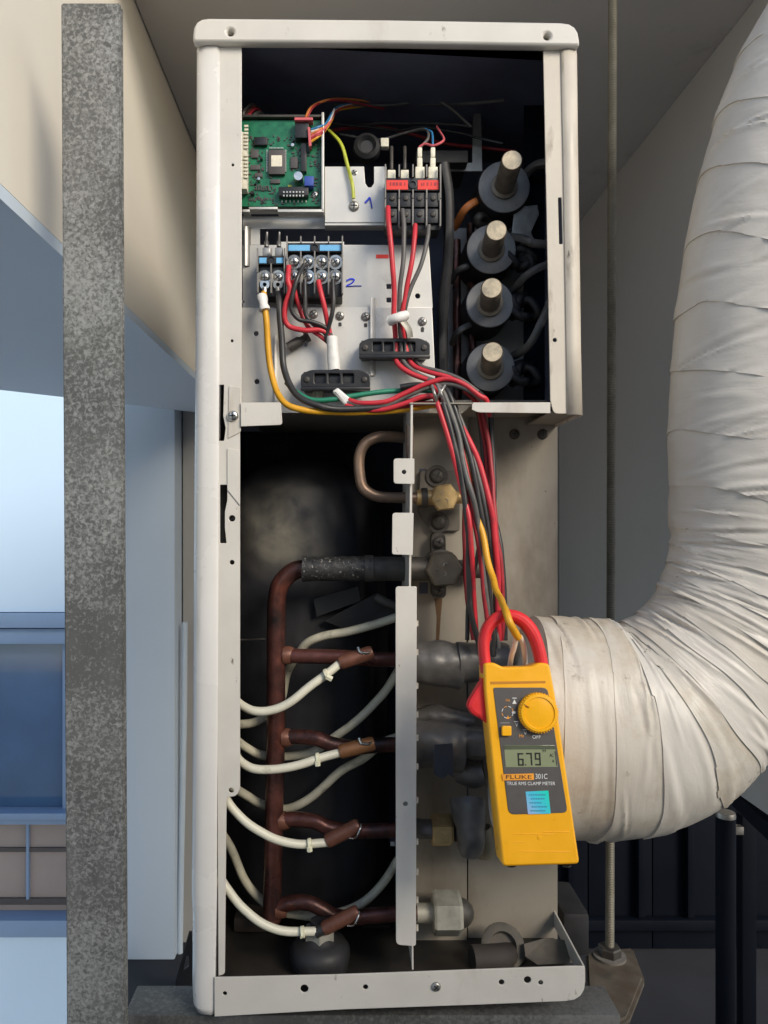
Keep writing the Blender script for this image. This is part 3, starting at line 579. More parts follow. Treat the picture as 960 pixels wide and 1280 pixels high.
for k in range(7):
    for q in (239.5, 244): bx(b, X(354 + k * 4, YB - .0085), X(355.8 + k * 4, YB - .0085), YB - .0095, YB - .0081, Z(q + 2, YB - .0085), Z(q, YB - .0085))
    bx(b, X(352 + k * 5, YB), X(353.5 + k * 5, YB), YB - .001, YB - .0002, Z(253.5, YB), Z(250.5, YB))
o = obj('header_pins', b, pinm, hd); o['kind'] = 'stuff'
screw(393.5, 243.5, YB - .0002, 4.4, steel, board)
pbox('connector', 376, 179, 383, 214, YB - .006, YB - .0002, black, board, .0005)
pbox('connector', 317, 171, 334, 181, YB - .004, YB - .0002, black, board, .0005)
pbox('connector', 369, 153, 386, 172, YB - .009, YB - .0002, black, board, .0006)
pplate('connector', rpoly([(384.5, 159), (387.5, 158.5), (389.5, 182), (386, 183)]), YB - .012, .010, pinkc, board)
pplate('connector', rr(368, 146.5, 391, 150, .5), YB - .012, .010, pinkc, board)
for a, c in ((164, 200), (200, 236)):
    o = pbox('connector', 299, a + .5, 308.5, c, YB - .012, YB - .0002, labelm, board, .0008)
    b = bmesh.new()
    for k in range(7): bx(b, X(305.5, YB - .012), X(310.5, YB - .012), YB - .0135, YB - .0121, Z(a + 4 + k * 4.4, YB), Z(a + 1.5 + k * 4.4, YB), .0002)
    p_ = obj('latch_row', b, labelm, o); p_['kind'] = 'stuff'
b = bmesh.new()
for k in range(330):
    x, z = random.uniform(311, 399), random.uniform(170, 256)
    if 330 < x < 362 and 182 < z < 221 or 346 < x < 390 and 218 < z < 252: continue
    s, t_ = random.choice(((1.1, .6), (.6, 1.2), (1.6, .9))); bx(b, X(x - s, YB), X(x + s, YB), YB - .0009, YB - .0001, Z(z + t_, YB), Z(z - t_, YB), 0, random.choice((0, 1, 1, 2)))
for k in range(9): bx(b, X(312 + k * 3.6, YB), X(313.8 + k * 3.6, YB), YB - .0006, YB - .0001, Z(250.5, YB), Z(247.5, YB), 0, 1)
for k in range(6): bx(b, X(320 + k * 3, YB), X(321.4 + k * 3, YB), YB - .0016, YB - .0001, Z(238.5, YB), Z(233, YB), 0, 0)
o = obj('surface_components', b, [chipm, pinm, labelm], board); o['kind'] = 'stuff'
pbox('lamp', 360, 231, 365, 234.5, YB - .002, YB - .0002, yellgreen, board, .0003)

for px, py, r_ in ((316, 243, 2.6), (324, 226, 2.2), (369, 238, 2.), (327, 200, 1.8), (366, 184, 2.4)):
    b = bmesh.new(); r = r_ * .69 / F; lathe(b, P(px, py, YB - .0002), (0, -1, 0), [(r, 0), (r, .004), (r * .85, .0048), (0, .0049)], 12); obj('capacitor', b, random.choice((steel, black, chipm)), board, 40)
for x0, y0_, x1, y1_ in ((313, 206, 325, 212), (314, 187, 323, 197), (363, 196, 372, 210), (338, 224, 350, 229), (318, 216, 328, 221)):
    pbox('small_chip', x0, y0_, x1, y1_, YB - .0018, YB - .0002, chipm, board, .0003)
# dim things at the top of the box
def inner_wire(pts, r, m, name='wire'): return wire(name, pts, r, m, U, seg=6)
inner_wire([(382, 147, .040), (388, 135, .045), (402, 127, .055), (428, 124, .075), (470, 128, .10)], 1.6, orange)
inner_wire([(384, 147, .041), (392, 133, .048), (408, 126, .06), (440, 128, .08), (480, 136, .10)], 1.5, red_deep)
for k, m in enumerate((bluew, whitew, orange, pinkc, red_deep, yellow)):
    inner_wire([(389, 162 + k * 3, .036), (398, 159 + k * 2.4, .036), (407, 155 + k * 1.6, .042), (415, 142 + k * 1.2, .055), (424, 133 + k, .075), (455, 127 + k, .10)], 1.5, m)
inner_wire([(411, 163, .06), (424, 178, .050), (434, 203, .044), (440, 230, .043), (442, 248, .044)], 2.2, yellgreen)
pplate('ring_lug', circ(442.5, 256, 5, 14), .0465, .001, dull_steel, U)
for k in range(5): inner_wire([(300 + k * 2, 158, .05), (306 + k * 3, 140 + k * 2, .05), (316 + k * 3, 131 + k * 3, .07), (330 + k * 3, 150 + k, .10)], 2, (dark_steel, copper_dark, red_deep, greyw, dark_steel)[k])
for k in range(9):
    y_ = random.uniform(.08, .16); a_ = random.uniform(112, 165)
    inner_wire([(random.uniform(400, 450), a_, y_), (random.uniform(460, 500), a_ + random.uniform(-10, 10), y_ + .01), (random.uniform(520, 560), a_ + random.uniform(-8, 20), y_ + .01), (random.uniform(580, 650), a_ + random.uniform(0, 30), y_)], random.uniform(1.4, 2.4), (greyw, blackw, greyw, red_deep)[k % 4])
inner_wire([(420, 128, .10), (470, 120, .12), (530, 124, .14), (590, 138, .15)], 2.4, greyw)
inner_wire([(425, 168, .09), (470, 174, .08), (500, 168, .08), (531, 161, .06), (535, 172, .04), (526, 184, .034)], 1.6, greyw)
inner_wire([(531, 161, .06), (539, 165, .045), (541, 176, .036), (541, 184, .034)], 1.3, bluew)
inner_wire([(524, 184, .034), (531, 180, .034), (541, 182, .034), (551, 178, .036), (554, 172, .045), (546, 158, .07)], 1.5, pinkc)
b = bmesh.new(); lathe(b, P(458, 190, .07), (0, -1, 0), [(.012, 0), (.0135, .004), (.0125, .012), (.009, .015), (.006, .011), (0, .011)], 18); obj('ferrite_core', b, black_soft, U, 40)
pbox('plug', 476, 172, 486, 183, .06, .068, labelm, U, .0008)
pplate('coil_bracket', rpoly([(592, 126), (601, 126), (603, 214), (520, 214), (520, 205), (590, 203)]), .115, .002, dull_steel, U)
pbox('inner_box', 520, 188, 585, 203, .10, .16, dark_steel, U)
obj('inner_post', bx(bmesh.new(), X(655, .10), X(690, .10), .10, .102, zs + .002, Z(72, .10)), navy_metal, U)
pplate('junction_plate', rr(325, 126, 345, 138, 1), .15, .002, dark_steel, U)
inner_wire([(555, 205, .05), (561, 250, .05), (560, 320, .055), (554, 380, .06), (553, 440, .07), (556, 500, .08)], 6.5, black_soft, 'cable')
inner_wire([(571, 300, .12), (571, 380, .12), (572, 500, .12)], 5, copper_dark, 'capillary_tube'); inner_wire([(588, 280, .12), (590, 380, .12), (591, 500, .12)], 5, copper_dark, 'capillary_tube')

# solenoid coils on the right of the box
coils = (((630, 234), (640, 200), 32), ((614, 312), (620.5, 288), 30.5), ((612, 380), (614.5, 360), 29.5), ((613, 459), (615.5, 440), 30))
for (bx_, by_), (tx, ty), rp_ in coils:
    yb, yt = .082, .032; c = P(bx_, by_, yb); r = rp_ * (D + yb) / F
    b = bmesh.new(); lathe(b, c, (0, 1, 0), [(r * .90, .0006), (r * 1.0, .0012), (r * 1.06, .006), (r * 1.06, .050), (r * .9, .054)], 32); body = obj('valve_coil', b, black_soft, U, 40)
    b = bmesh.new(); lathe(b, c, (0, -1, 0), [(r, -.001), (r, .0008), (r * .97, .0014), (r * .40, .0015), (r * .36, .0008)], 36); obj('face_disc', b, M('grey_coil_face', (.25, .25, .25), .55, .1, .2, 60, .1, 300) if 'grey_coil_face' not in MATS else MATS['grey_coil_face'], body, 40)
    tp = P(tx, ty, yt); ax = tp - c; ln = ax.length; rt = 13.2 * (D + yt) / F
    b = bmesh.new(); lathe(b, c, ax, [(rt * 1.35, .0016), (rt * 1.35, .004), (rt * 1.02, .005), (rt, ln - .0012), (rt * .9, ln)], 24); obj('stem', b, M('dull_brass_stem', (.24, .205, .16), .5, .5, .3, 100, .1, 300) if 'dull_brass_stem' not in MATS else MATS['dull_brass_stem'], body, 40)
    b = bmesh.new(); lathe(b, tp - ax.normalized() * .0004, ax, [(rt * .93, 0), (rt * .9, .0006), (0, .0007)], 24); obj('stem_end', b, brass_cap, body, 40)
for pts, r, m in (([(645, 226, .10), (660, 216, .09), (672, 206, .08), (690, 203, .07)], 6, greyw), ([(638, 297, .09), (655, 298, .075), (668, 304, .07), (690, 306, .07)], 5.5, greyw), ([(640, 366, .10), (652, 350, .08), (668, 338, .07), (692, 328, .07)], 5, greyw), ([(640, 446, .10), (656, 436, .08), (670, 418, .07), (682, 392, .07), (695, 360, .07)], 5.5, greyw),
                  ([(607, 247, .10), (592, 254, .09), (580, 264, .09), (568, 285, .11)], 5, orange), ([(602, 325, .11), (586, 332, .09), (573, 338, .09), (564, 352, .11)], 4, greyw), ([(600, 400, .11), (584, 408, .09), (572, 416, .09), (565, 430, .11)], 4, greyw), ([(600, 478, .11), (590, 478, .09), (575, 484, .09)], 4, dark_steel),
                  ([(610, 275, .10), (600, 270, .085), (595, 276, .085), (600, 282, .09), (612, 284, .10)], 5, dark_steel)): inner_wire(pts, r, m, 'lead')
for pts, dsc in (([(642, 268), (650, 258), (672, 256), (674, 268), (664, 290), (668, 300), (658, 306), (640, 292)], dull_steel),): pplate('coil_clip', rpoly(pts), .088, .0015, dsc, U)
for cx_, cy_, s in ((652, 322, 1.), (655, 385, 1.1), (655, 468, .9)):
    b = bmesh.new()
    for k in range(5):
        a = k * 1.9 + cx_; tube(b, [P(cx_ - 15, cy_ + k * 3, .10), P(cx_ + 8 * math.cos(a), cy_ + 12 * s * math.sin(a), .085), P(cx_ + 18 * math.cos(a + 1), cy_ + 12 * s * math.sin(a + 1.5), .085), P(cx_ + 12 * math.cos(a + 2), cy_ + 15 * math.sin(a + 2), .10)], .0040, 7, 5)
    obj('tape_bundle', b, black_soft, U, 70)
pplate('back_plate', rpoly([(560, 285), (700, 285), (700, 505), (560, 505)]), .135, .0015, M('grey_back_sheet', (.40, .40, .39), .6, 0, .2, 20), U)

# ------------------------------------------------------------------ pipes and valves
# compressor in its dusty black jacket
cc = V((X(380, .23), .23, 0)); b = bmesh.new(); rj = .098
lathe(b, V((cc.x, .205, zb1 + .012)), (0, 0, 1), [(rj * .92, 0), (rj, .02), (rj * 1.0, .25), (rj * .99, .37), (rj * .90, .44), (rj * .5, .475), (0, .48)], 48)
bmesh.ops.subdivide_edges(b, edges=b.edges[:], cuts=2, use_grid_fill=True)
for v in b.verts:
    n_ = noise.fractal(v.co * 14, 1, 2, 4) * .006 + noise.noise(v.co * 45) * .0015; dd = V((v.co.x - cc.x, v.co.y - .205, 0)); v.co += dd.normalized() * n_ if dd.length > 1e-5 else V()
    if v.co.y > .312: v.co.y = .312
jk = obj('compressor_jacket', b, jacketm, U, 60)
pd = P(350, 660, .118); n_ = jacketm.node_tree.nodes['dust_centre']; n_.inputs[1].default_value = pd - W[jk]
b = bmesh.new(); y = .10
q = [P(392, 749, .098), P(447, 733, .098), P(451, 751, .098), P(396, 771, .098)]; vs = [b.verts.new(p) for p in q] + [b.verts.new(p + V((0, .006, 0))) for p in q]
for f in ((0, 1, 2, 3), (4, 5, 6, 7), (0, 1, 5, 4), (1, 2, 6, 5), (2, 3, 7, 6), (3, 0, 4, 7)): b.faces.new([vs[i] for i in f])
obj('tape_patch', b, black, U)
b = bmesh.new(); q = [P(405, 776, .10), P(470, 742, .096), P(498, 752, .096), P(498, 775, .096), P(440, 790, .10)]; vs = [b.verts.new(p) for p in q] + [b.verts.new(p + V((0, .004, 0))) for p in q]
b.faces.new(vs[:5]); b.faces.new(vs[5:])
for i in range(5): b.faces.new((vs[i], vs[(i + 1) % 5], vs[(i + 1) % 5 + 5], vs[i + 5]))
obj('jacket_flap', b, black_soft, U)
inner_wire([(470, 746, .09), (480, 752, .088), (497, 760, .088)], 6, dark_steel, 'strap')
# header pipe and its branches
def pipe(name, pts, rpx, m, par=U, seg=14, sub=8, y0=None):
    return wire(name, pts, rpx, m, par, seg=seg, sub=sub)
YH = .060
hd = pipe('header_pipe', [(392, 711, .058), (372, 712, YH), (357, 722, YH), (347, 742, YH), (345, 790, YH), (345, 900, YH), (343, 1000, YH), (341, 1090, YH), (340, 1147, YH)], 11.6, copper_dark)
b = bmesh.new(); lathe(b, P(340, 1146, YH), (0, 0, -1), [(.0094, 0), (.0085, .004), (.005, .0065), (0, .007)], 16); obj('end_cap', b, copper_dark, hd, 60)
b = bmesh.new()
pth = spline([P(378, 711, .055), P(420, 711, .055), P(464, 710, .055)], 30); tube(b, pth, .0119, 28, 1, True, raw=True)
for v in b.verts: v.co += noise.noise_vector(v.co * 180) * .0006 + V((0, 0, noise.noise(v.co * 60) * .0006))
obj('pipe_wrap', b, bitumen, U, 60)
pipe('suction_pipe', [(460, 711, .056), (500, 711, .058), (540, 711, .062)], 15.5, dark_steel)
b = bmesh.new(); lathe(b, P(456, 710.5, .0555), (1, 0, 0), [(.0128, 0), (.0128, .008), (.011, .0085)], 20); obj('pipe_collar', b, dark_steel, U, 40)
branches = ([(350, 819, YH), (372, 820, .058), (420, 821, .055), (470, 824, .055), (530, 825, .058)], [(348, 922, YH), (372, 921, .058), (395, 923, .056), (414, 930, .055), (440, 934, .055), (480, 931, .056), (530, 931, .058)],
            [(344, 1026, YH), (368, 1024, .058), (394, 1027, .056), (412, 1035, .055), (440, 1039, .055), (480, 1038, .056), (545, 1037, .058)], [(341, 1136, YH), (362, 1129, .057), (384, 1128, .055), (402, 1136, .054), (418, 1145, .054), (440, 1147, .054), (480, 1143, .056), (535, 1141, .058)])
for br_ in branches:
    o = pipe('branch_pipe', br_, 9.2, copper_dark)
    p_ = br_[0]; b = bmesh.new(); lathe(b, P(p_[0] + 4, p_[1], p_[2]), (1, 0, 0), [(.0088, 0), (.0088, .006), (.0078, .009), (.007, .0105)], 16); obj('brazed_collar', b, bronze_clip, o, 50)
# liquid line loop and brass valve
pipe('liquid_pipe', [(512, 548, .075), (490, 546, .062), (470, 547, .054), (455, 556, .052), (449, 573, .052), (450, 596, .052), (455, 611, .052), (470, 620, .052), (492, 622, .055), (540, 622, .058)], 6.8, copper)
def clampring(px, py, y, r): b = bmesh.new(); lathe(b, P(px, py, y), (1, 0, 0), [(r * .6, 0), (r, .0005), (r, .006), (r * .6, .0065)], 18); return b
bl_ = obj('valve_mount', plate(xz(rpoly([(525, 588, 4), (575, 588, 4), (575, 664, 4), (540, 664, 8), (522, 640, 4)]), .082), [], .082, .005, .001), M('soot_metal', (.15, .135, .115), .6, .2, .2, 60) , U, 40)
lv = obj('liquid_valve', clampring(526, 622, .058, .0095), dark_steel, U, 40)
b = bmesh.new(); lathe(b, P(521, 622, .058), (1, 0, 0), [(.0075, 0), (.0075, .02), (.006, .0205)], 16); lathe(b, P(560, 622, .060), (1, 0, 0), [(.006, 0), (.006, .026), (0, .026)], 14); obj('valve_body', b, brass, lv, 40)
b = bmesh.new(); hexnut(b, P(553.5, 622, .064), (0, -1, 0), .0138, .016, 0, .12); obj('hex_cap', b, brass, lv, 25)
b = bmesh.new()
for k in range(3):
    a = 2.1 * k + .4; c = P(553.5 + 3.5 * math.cos(a), 622 + 3.5 * math.sin(a), .0479); tube(b, [c, c + V((math.cos(a) * .003, 0, -math.sin(a) * .003)), c + V((math.cos(a + .6) * .004, 0, -math.sin(a + .6) * .004))], .0006, 6, 2)
obj('stamp_mark', b, brass_cap, lv, 60)
for p in ((546, 595), (548, 653)): screw(*p, .081, 9.5, dark_steel, U, True)
o = inner_wire([(512, 532, .02), (512, 560, .02), (513, 580, .03)], 5, copper, 'pipe_bend')
# gas valve
gv = pplate('gas_valve', rpoly([(539, 666, 8), (557, 666, 8), (558, 748, 8), (540, 748, 8)]), .074, .014, dark_steel, U)
b = bmesh.new(); lathe(b, P(552, 710, .068), (0, -1, 0), [(.018, -.014), (.018, .002), (.0165, .0025)], 24); obj('valve_body', b, dark_steel, gv, 40)
b = bmesh.new(); hexnut(b, P(552, 710, .065), (0, -1, 0), .0178, .020, 0, .05); obj('hex_cap', b, M('sooty_brass', (.13, .115, .09), .5, .4, .25, 90, .2, 200), gv, 25)
b = bmesh.new()
for k in range(3):
    a = 2.1 * k + .9; c = P(553 + 4 * math.cos(a), 711 + 4 * math.sin(a), .0449); tube(b, [c, c + V((math.cos(a) * .003, 0, -math.sin(a) * .003)), c + V((math.cos(a + .7) * .0045, 0, -math.sin(a + .7) * .0045))], .0006, 6, 2)
obj('stamp_mark', b, dull_steel, gv, 60)
screw(548.5, 678, .073, 7.5, dark_steel, gv); screw(548.5, 738, .073, 7, dark_steel, gv)
b = bmesh.new(); lathe(b, P(568, 710, .068), (1, 0, 0), [(.008, 0), (.008, .018), (.010, .0185), (.010, .026), (0, .0265)], 16); obj('service_port', b, dark_steel, gv, 40)
pplate('rust_streak', rpoly([(543, 748), (553, 748), (551, 770), (549, 800), (545, 800), (546, 772)]), YV - .0003, .0002, M('rust_stain', (.10, .055, .025), .8, 0, .3, 80), vp)
pplate('cutout_shade_patch', rpoly([(524, 586), (533, 586), (533, 602), (524, 602)]), YV - .0002, .0001, navy, vp); pplate('cutout_shade_patch', rpoly([(524, 728), (535, 728), (535, 742), (524, 742)]), YV - .0002, .0001, navy, vp)  # dark patches laid on the panel in place of shaded openings
# black insulated pipes through the valve panel
def foampipe(pts, rpx, seg=22):
    q = [P(*p) for p in pts]; k_ = (D + pts[0][2]) / F; r = (lambda t: rpx(t) * k_) if callable(rpx) else rpx * k_; b = tube(bmesh.new(), q, r, seg, 14)
    for v in b.verts: v.co += noise.noise_vector(v.co * 38) * .0026 + noise.noise_vector(v.co * 110) * .0012
    return obj('foam_sleeve', b, foam, U, 55)
foampipe([(516, 828, .050), (545, 828, .048), (576, 832, .048)], 27); foampipe([(571, 827, .045), (600, 827, .045), (632, 829, .045)], 24.5)
foampipe([(517, 930, .046), (548, 931, .044), (578, 934, .044)], 30); foampipe([(572, 926, .040), (592, 927, .040), (618, 929, .040)], 19); foampipe([(520, 898, .072), (548, 896, .068), (590, 905, .068)], 13)
foampipe([(574, 962, .060), (592, 968, .056), (606, 966, .054)], 16); foampipe([(586, 1001, .050), (586, 1012, .046), (587, 1030, .043), (589, 1048, .043), (590, 1064, .045)], lambda t: 21.5 - 7 * t ** 1.5); foampipe([(520, 1037, .060), (535, 1037, .058), (548, 1037, .056)], 13)
b = bmesh.new(); hexnut(b, P(539, 1037, .058), (1, 0, 0), .0155, .020, 0, .5); obj('flare_nut', b, brass, U, 25)
b = bmesh.new(); lathe(b, P(568, 1037, .058), (1, 0, 0), [(.011, 0), (.011, .008), (.008, .009)], 18); obj('flare_collar', b, dark_steel, U, 40)
b = bmesh.new(); q = [(543, 931), (566, 929), (567, 972), (560, 968), (554, 974), (542, 968)]
obj('tape_patch', plate(xz(q, .0105), [], .0105, .0012, .0003), M('dark_blue_tape', (.022, .026, .040), .35, 0, .2, 60), U)
pipe('pipe_stub', [(600, 1035, .075), (604, 1052, .074), (604, 1069, .074)], 14, M('dusty_olive_pipe', (.16, .135, .09), .6, 0, .2, 40), U)
b = bmesh.new(); hexnut(b, P(541, 1141, .058), (1, 0, 0), .0205, .027, 0, .28); obj('flare_nut', b, M('dusty_pale_nut', (.36, .35, .30), .5, .4, .25, 60, .2, 250), U, 25)
b = bmesh.new(); lathe(b, P(521, 1141, .058), (1, 0, 0), [(.0088, 0), (.0088, .016), (.008, .0165)], 18); obj('nut_collar', b, MATS['dusty_pale_nut'], U, 40)
pipe('pipe_stub', [(560, 1141, .064), (573, 1141, .066), (575, 1141, .08)], 18, dark_steel)
# drain fitting and things on the floor of the pan
b = bmesh.new(); zf0 = zb1 + .002; c = V((X(400, .042), .042, zf0)); lathe(b, c, (0, 0, 1), [(.026, 0), (.028, .010), (.028, .018), (.024, .024), (.018, .026), (.015, .028), (.009, .036), (.009, .044), (0, .044)], 28)
obj('drain_foot', b, black_soft, U, 40)
b = bmesh.new(); lathe(b, c + V((0, 0, .0282)), (0, 0, 1), [(.0150, 0), (.0150, .008), (.0125, .009), (0, .009)], 6); obj('drain_nut', b, MATS['dusty_pale_nut'], U, 20)
obj('base_strut', bx(bmesh.new(), X(292, .10), X(346, .10), .10, .13, zf0, Z(1148, .10), .002), M('dark_brown_rust', (.035, .028, .024), .7, 0, .4, 25), U, 40)
obj('base_strut', bx(bmesh.new(), X(452, .11), X(488, .11), .11, .13, zf0, Z(1160, .11), .002), MATS['dark_brown_rust'], U, 40)
obj('pipe_stub', tube(bmesh.new(), [P(590, 1200, .045), P(625, 1198, .05), P(650, 1194, .07)], .0128, 18, 6), MATS['dark_brown_rust'], U, 60)
b = bmesh.new(); lathe(b, P(628, 1184, .058), (.05, -.75, .7), [(.019, 0), (.021, .004), (.0185, .006), (.0125, .006), (.012, -.002), (0, -.002)], 24); obj('pipe_end', b, M('dusty_clay', (.105, .094, .078), .8, 0, .25, 60, .3, 200), U, 50)
b = bmesh.new(); q = [P(655, 1180, .05), P(684, 1172, .06), P(712, 1176, .055), P(716, 1204, .035), P(672, 1206, .03), P(657, 1196, .04)]; vs = [b.verts.new(p) for p in q] + [b.verts.new(p + V((0, .01, -.006))) for p in q]
bmesh.ops.recalc_face_normals(b, faces=b.faces); b.faces.new(vs[:6]); b.faces.new(vs[6:])
for i in range(6): b.faces.new((vs[i], vs[(i + 1) % 6], vs[(i + 1) % 6 + 6], vs[i + 6]))
obj('foil_scrap', b, MATS['dusty_clay'], U)

# cream sensor leads
RL = 5.4
def lead(pts, m=cable_cream, r=RL): return wire('sensor_lead', pts, r, m, U, seg=10, sub=8)
L1 = lead([(292, 872, .03), (303, 882, .026), (318, 888, .022), (338, 887, .020), (358, 880, .020), (384, 861, .022), (408, 843, .026), (424, 830, .030)])
L2 = lead([(292, 938, .03), (300, 951, .026), (315, 960, .022), (336, 962, .020), (362, 959, .020), (395, 949, .022), (424, 941, .030)])
L3 = lead([(281, 996, .025), (292, 1012, .022), (312, 1032, .020), (340, 1048, .020), (372, 1055, .022), (409, 1053, .030)])
L4 = lead([(276, 1098, .025), (283, 1110, .022), (303, 1135, .020), (330, 1155, .020), (358, 1164, .022), (400, 1164, .030)])
lead([(498, 771, .07), (470, 780, .07), (435, 789, .07), (400, 796, .072), (378, 809, .08), (360, 840, .09), (350, 878, .09), (325, 900, .085), (303, 905, .07), (292, 903, .06)], cable_dirty)
lead([(498, 838, .07), (480, 866, .07), (455, 893, .07), (420, 921, .072), (398, 937, .074), (372, 945, .08), (348, 947, .08), (325, 944, .075), (308, 935, .07), (292, 922, .06)], cable_dirty)
lead([(498, 921, .075), (480, 928, .074), (455, 948, .072), (430, 962, .072), (402, 985, .072), (378, 1004, .074), (352, 1012, .08), (326, 1005, .075), (308, 994, .07), (288, 982, .06)], cable_dirty)
lead([(498, 1074, .075), (478, 1105, .074), (452, 1129, .074), (420, 1142, .076), (385, 1144, .08), (350, 1138, .08), (325, 1123, .075), (304, 1096, .07), (290, 1062, .065), (276, 1040, .06)], cable_dirty)
lead([(292, 800, .10), (312, 799, .10), (332, 799, .10)], dark_steel, 1.5)
for (x0, y0_), (x1, y1_), tip, par in (((424, 829), (466, 815), 0, L1), ((424, 940), (468, 929), 0, L2), ((408, 1052), (449, 1031), 1, L3), ((404, 1161), (448, 1139), 1, L4)):
    a, c = P(x0, y0_, .030), P(x1, y1_, .032); b = bmesh.new(); dv = (c - a).normalized()
    tube(b, [a, a.lerp(c, .3), a.lerp(c, .7), c], lambda t: .0066 if .08 < t < .92 else .0056, 12, 4)
    o = obj('sensor_sleeve', b, bronze_clip if par is not L2 else M('amber_sleeve', (.26, .12, .05), .4, .3, .2, 60), U, 50)
    b = bmesh.new(); k = a.lerp(c, .62)
    if tip: tube(b, [k + V((.002, -.006, -.004)), k + V((.008, -.007, -.003)), k + V((.012, -.006, .004)), k + V((.013, -.002, .007))], .0009, 6, 4)
    else: tube(b, [k + V((-.002, -.004, .009)), k + V((.000, -.006, .005)), k + V((.006, -.006, .004)), k + V((.010, -.004, .005))], .0014, 6, 4)
    obj('wire_clip', b, steel, o, 60)
    if par is L4: b = tube(bmesh.new(), [a + dv * -.008, a + dv * -.004, a + dv * .001], .0052, 12, 3); obj('black_tape', b, blackw, o, 60)
for px, py, par, tl_ in ((408, 843, L1, (7, 6)), (397, 948, L2, (0, 9)), (387, 1055, L3, (0, 9)), (378, 1165, L4, (-2, 4))):
    c = P(px, py, .022); b = bmesh.new(); ax = V((1, 0, .5 if py < 900 else .15)); lathe(b, c - ax.normalized() * .0015, ax, [(.0046, 0), (.0052, .0004), (.0052, .0030), (.0046, .0034)], 14)
    e = P(px + tl_[0], py + tl_[1], .018); tube(b, [c + V((0, -.004, -.001)), e], .0027, 6, 2); obj('zip_tie', b, nylon, par, 40)

# ------------------------------------------------------------------ loose field wires (each one a thing)
G1 = 'field wires on the red labelled terminal block'; G2 = 'field wires on the blue labelled terminal block'
r_ = 3.5
wire('red_wire', [(485, 259, .024), (486, 280, .016), (489, 315, .014), (492, 350, .016), (493, 398, .022), (494, 432, .030), (497, 452, .026), (512, 466, .022), (535, 475, .020)], r_, red, None, 'leftmost red wire dropping from the red labelled terminal block through the upper cord clamp', 'wire', G1)
wire('black_wire', [(503, 262, .024), (505, 285, .018), (504, 320, .016), (500, 360, .018), (498, 398, .024), (501, 432, .030), (505, 452, .027), (524, 468, .024), (548, 478, .022)], r_ - .4, greyw, None, 'grey black wire dropping from the second terminal of the red labelled block', 'wire', G1)
wire('red_wire', [(519, 281, .024), (518, 300, .017), (514, 330, .015), (508, 365, .018), (502, 398, .022), (506, 432, .031), (514, 454, .028), (535, 464, .022), (562, 472, .018), (585, 486, .018)], r_ - .2, red, None, 'right hand red wire from the third terminal of the red labelled block', 'wire', G1)
wire('black_wire', [(536, 282, .024), (534, 300, .019), (526, 330, .017), (514, 358, .018), (507, 380, .020), (505, 398, .026), (513, 432, .032), (524, 455, .030), (548, 464, .026), (575, 474, .020), (598, 490, .018)], r_ - .6, greyw, None, 'thin black wire from the rightmost terminal of the red labelled block', 'wire', G1)
bt = bmesh.new(); tube(bt, [P(487, 401, .017), P(497, 397, .012), P(508, 394, .016)], .0046, 10, 4)
for v in bt.verts: v.co += noise.noise_vector(v.co * 200) * .0012
tag(obj('tape_wrap', bt, whitew, None, 60), 'crumpled white tape tying the wires above the upper cord clamp', 'tape')
tag(obj('tape_tail', tube(bmesh.new(), [P(503, 400, .014), P(511, 412, .016), P(513, 422, .018)], .0042, 8, 3, flat=.25), MATS['dusty_pale_nut'], None, 60), 'loose pale tape end hanging below the upper wire tie', 'tape')
wire('red_wire', [(361, 333, .026), (360, 350, .020), (363, 362, .020), (357, 380, .022), (355, 398, .024), (362, 409, .026), (380, 413, .026), (398, 412, .028), (412, 418, .030)], 3.6, red, None, 'thick red wire looping left from the first terminal of the blue labelled block', 'wire', G2)
wire('black_wire', [(380, 331, .026), (372, 347, .018), (366, 368, .018), (364, 386, .020), (374, 399, .022), (392, 403, .024), (408, 411, .028), (416, 424, .030)], 3, blackw, None, 'black wire curving from the upper screw of the second blue labelled terminal', 'wire', G2)
wire('red_wire', [(366, 350, .026), (370, 372, .030), (377, 395, .032), (386, 410, .032), (400, 420, .032), (413, 430, .032)], 3, red, None, 'red wire hanging slack behind the loops under the blue labelled block', 'wire', G2)
wire('black_wire', [(381, 350, .026), (381, 370, .024), (382, 392, .026), (392, 405, .027), (404, 414, .029), (414, 426, .030)], 3, blackw, None, 'black wire dropping straight from the lower screw of the second blue labelled terminal', 'wire', G2)
wire('red_wire', [(398, 351, .026), (402, 370, .022), (407, 392, .024), (411, 410, .028), (414, 426, .031)], 3.4, red, None, 'red wire dropping from the third terminal of the blue labelled block', 'wire', G2)
wire('black_wire', [(416, 350, .026), (417, 372, .022), (416, 392, .023), (411, 410, .027), (408, 424, .030), (414, 432, .031)], 3, blackw, None, 'black wire dropping from the rightmost terminal of the blue labelled block', 'wire', G2)
bt = tube(bmesh.new(), [P(415, 421, .030), P(416, 440, .030), P(418, 463, .030)], lambda t: .0050 + .0010 * t, 12, 8)
for v in bt.verts: v.co += noise.noise_vector(v.co * 150) * .0007
tag(obj('tape_sleeve', bt, whitew, None, 60), 'white tape sleeve gathering wires above the lower cord clamp', 'tape')
wire('sheath_stub', [(399, 474, .036), (398, 486, .036), (397, 497, .038)], 7, cable_dirty, U)
tag(obj('tape_flag', plate(xz(rpoly([(415, 489, 2), (422, 484, 2), (441, 500, 2), (433, 509, 2)]), .016), [], .016, .006, .002), whitew, None, 40), 'white tape flag wrapped on wires below the lower cord clamp', 'tape')
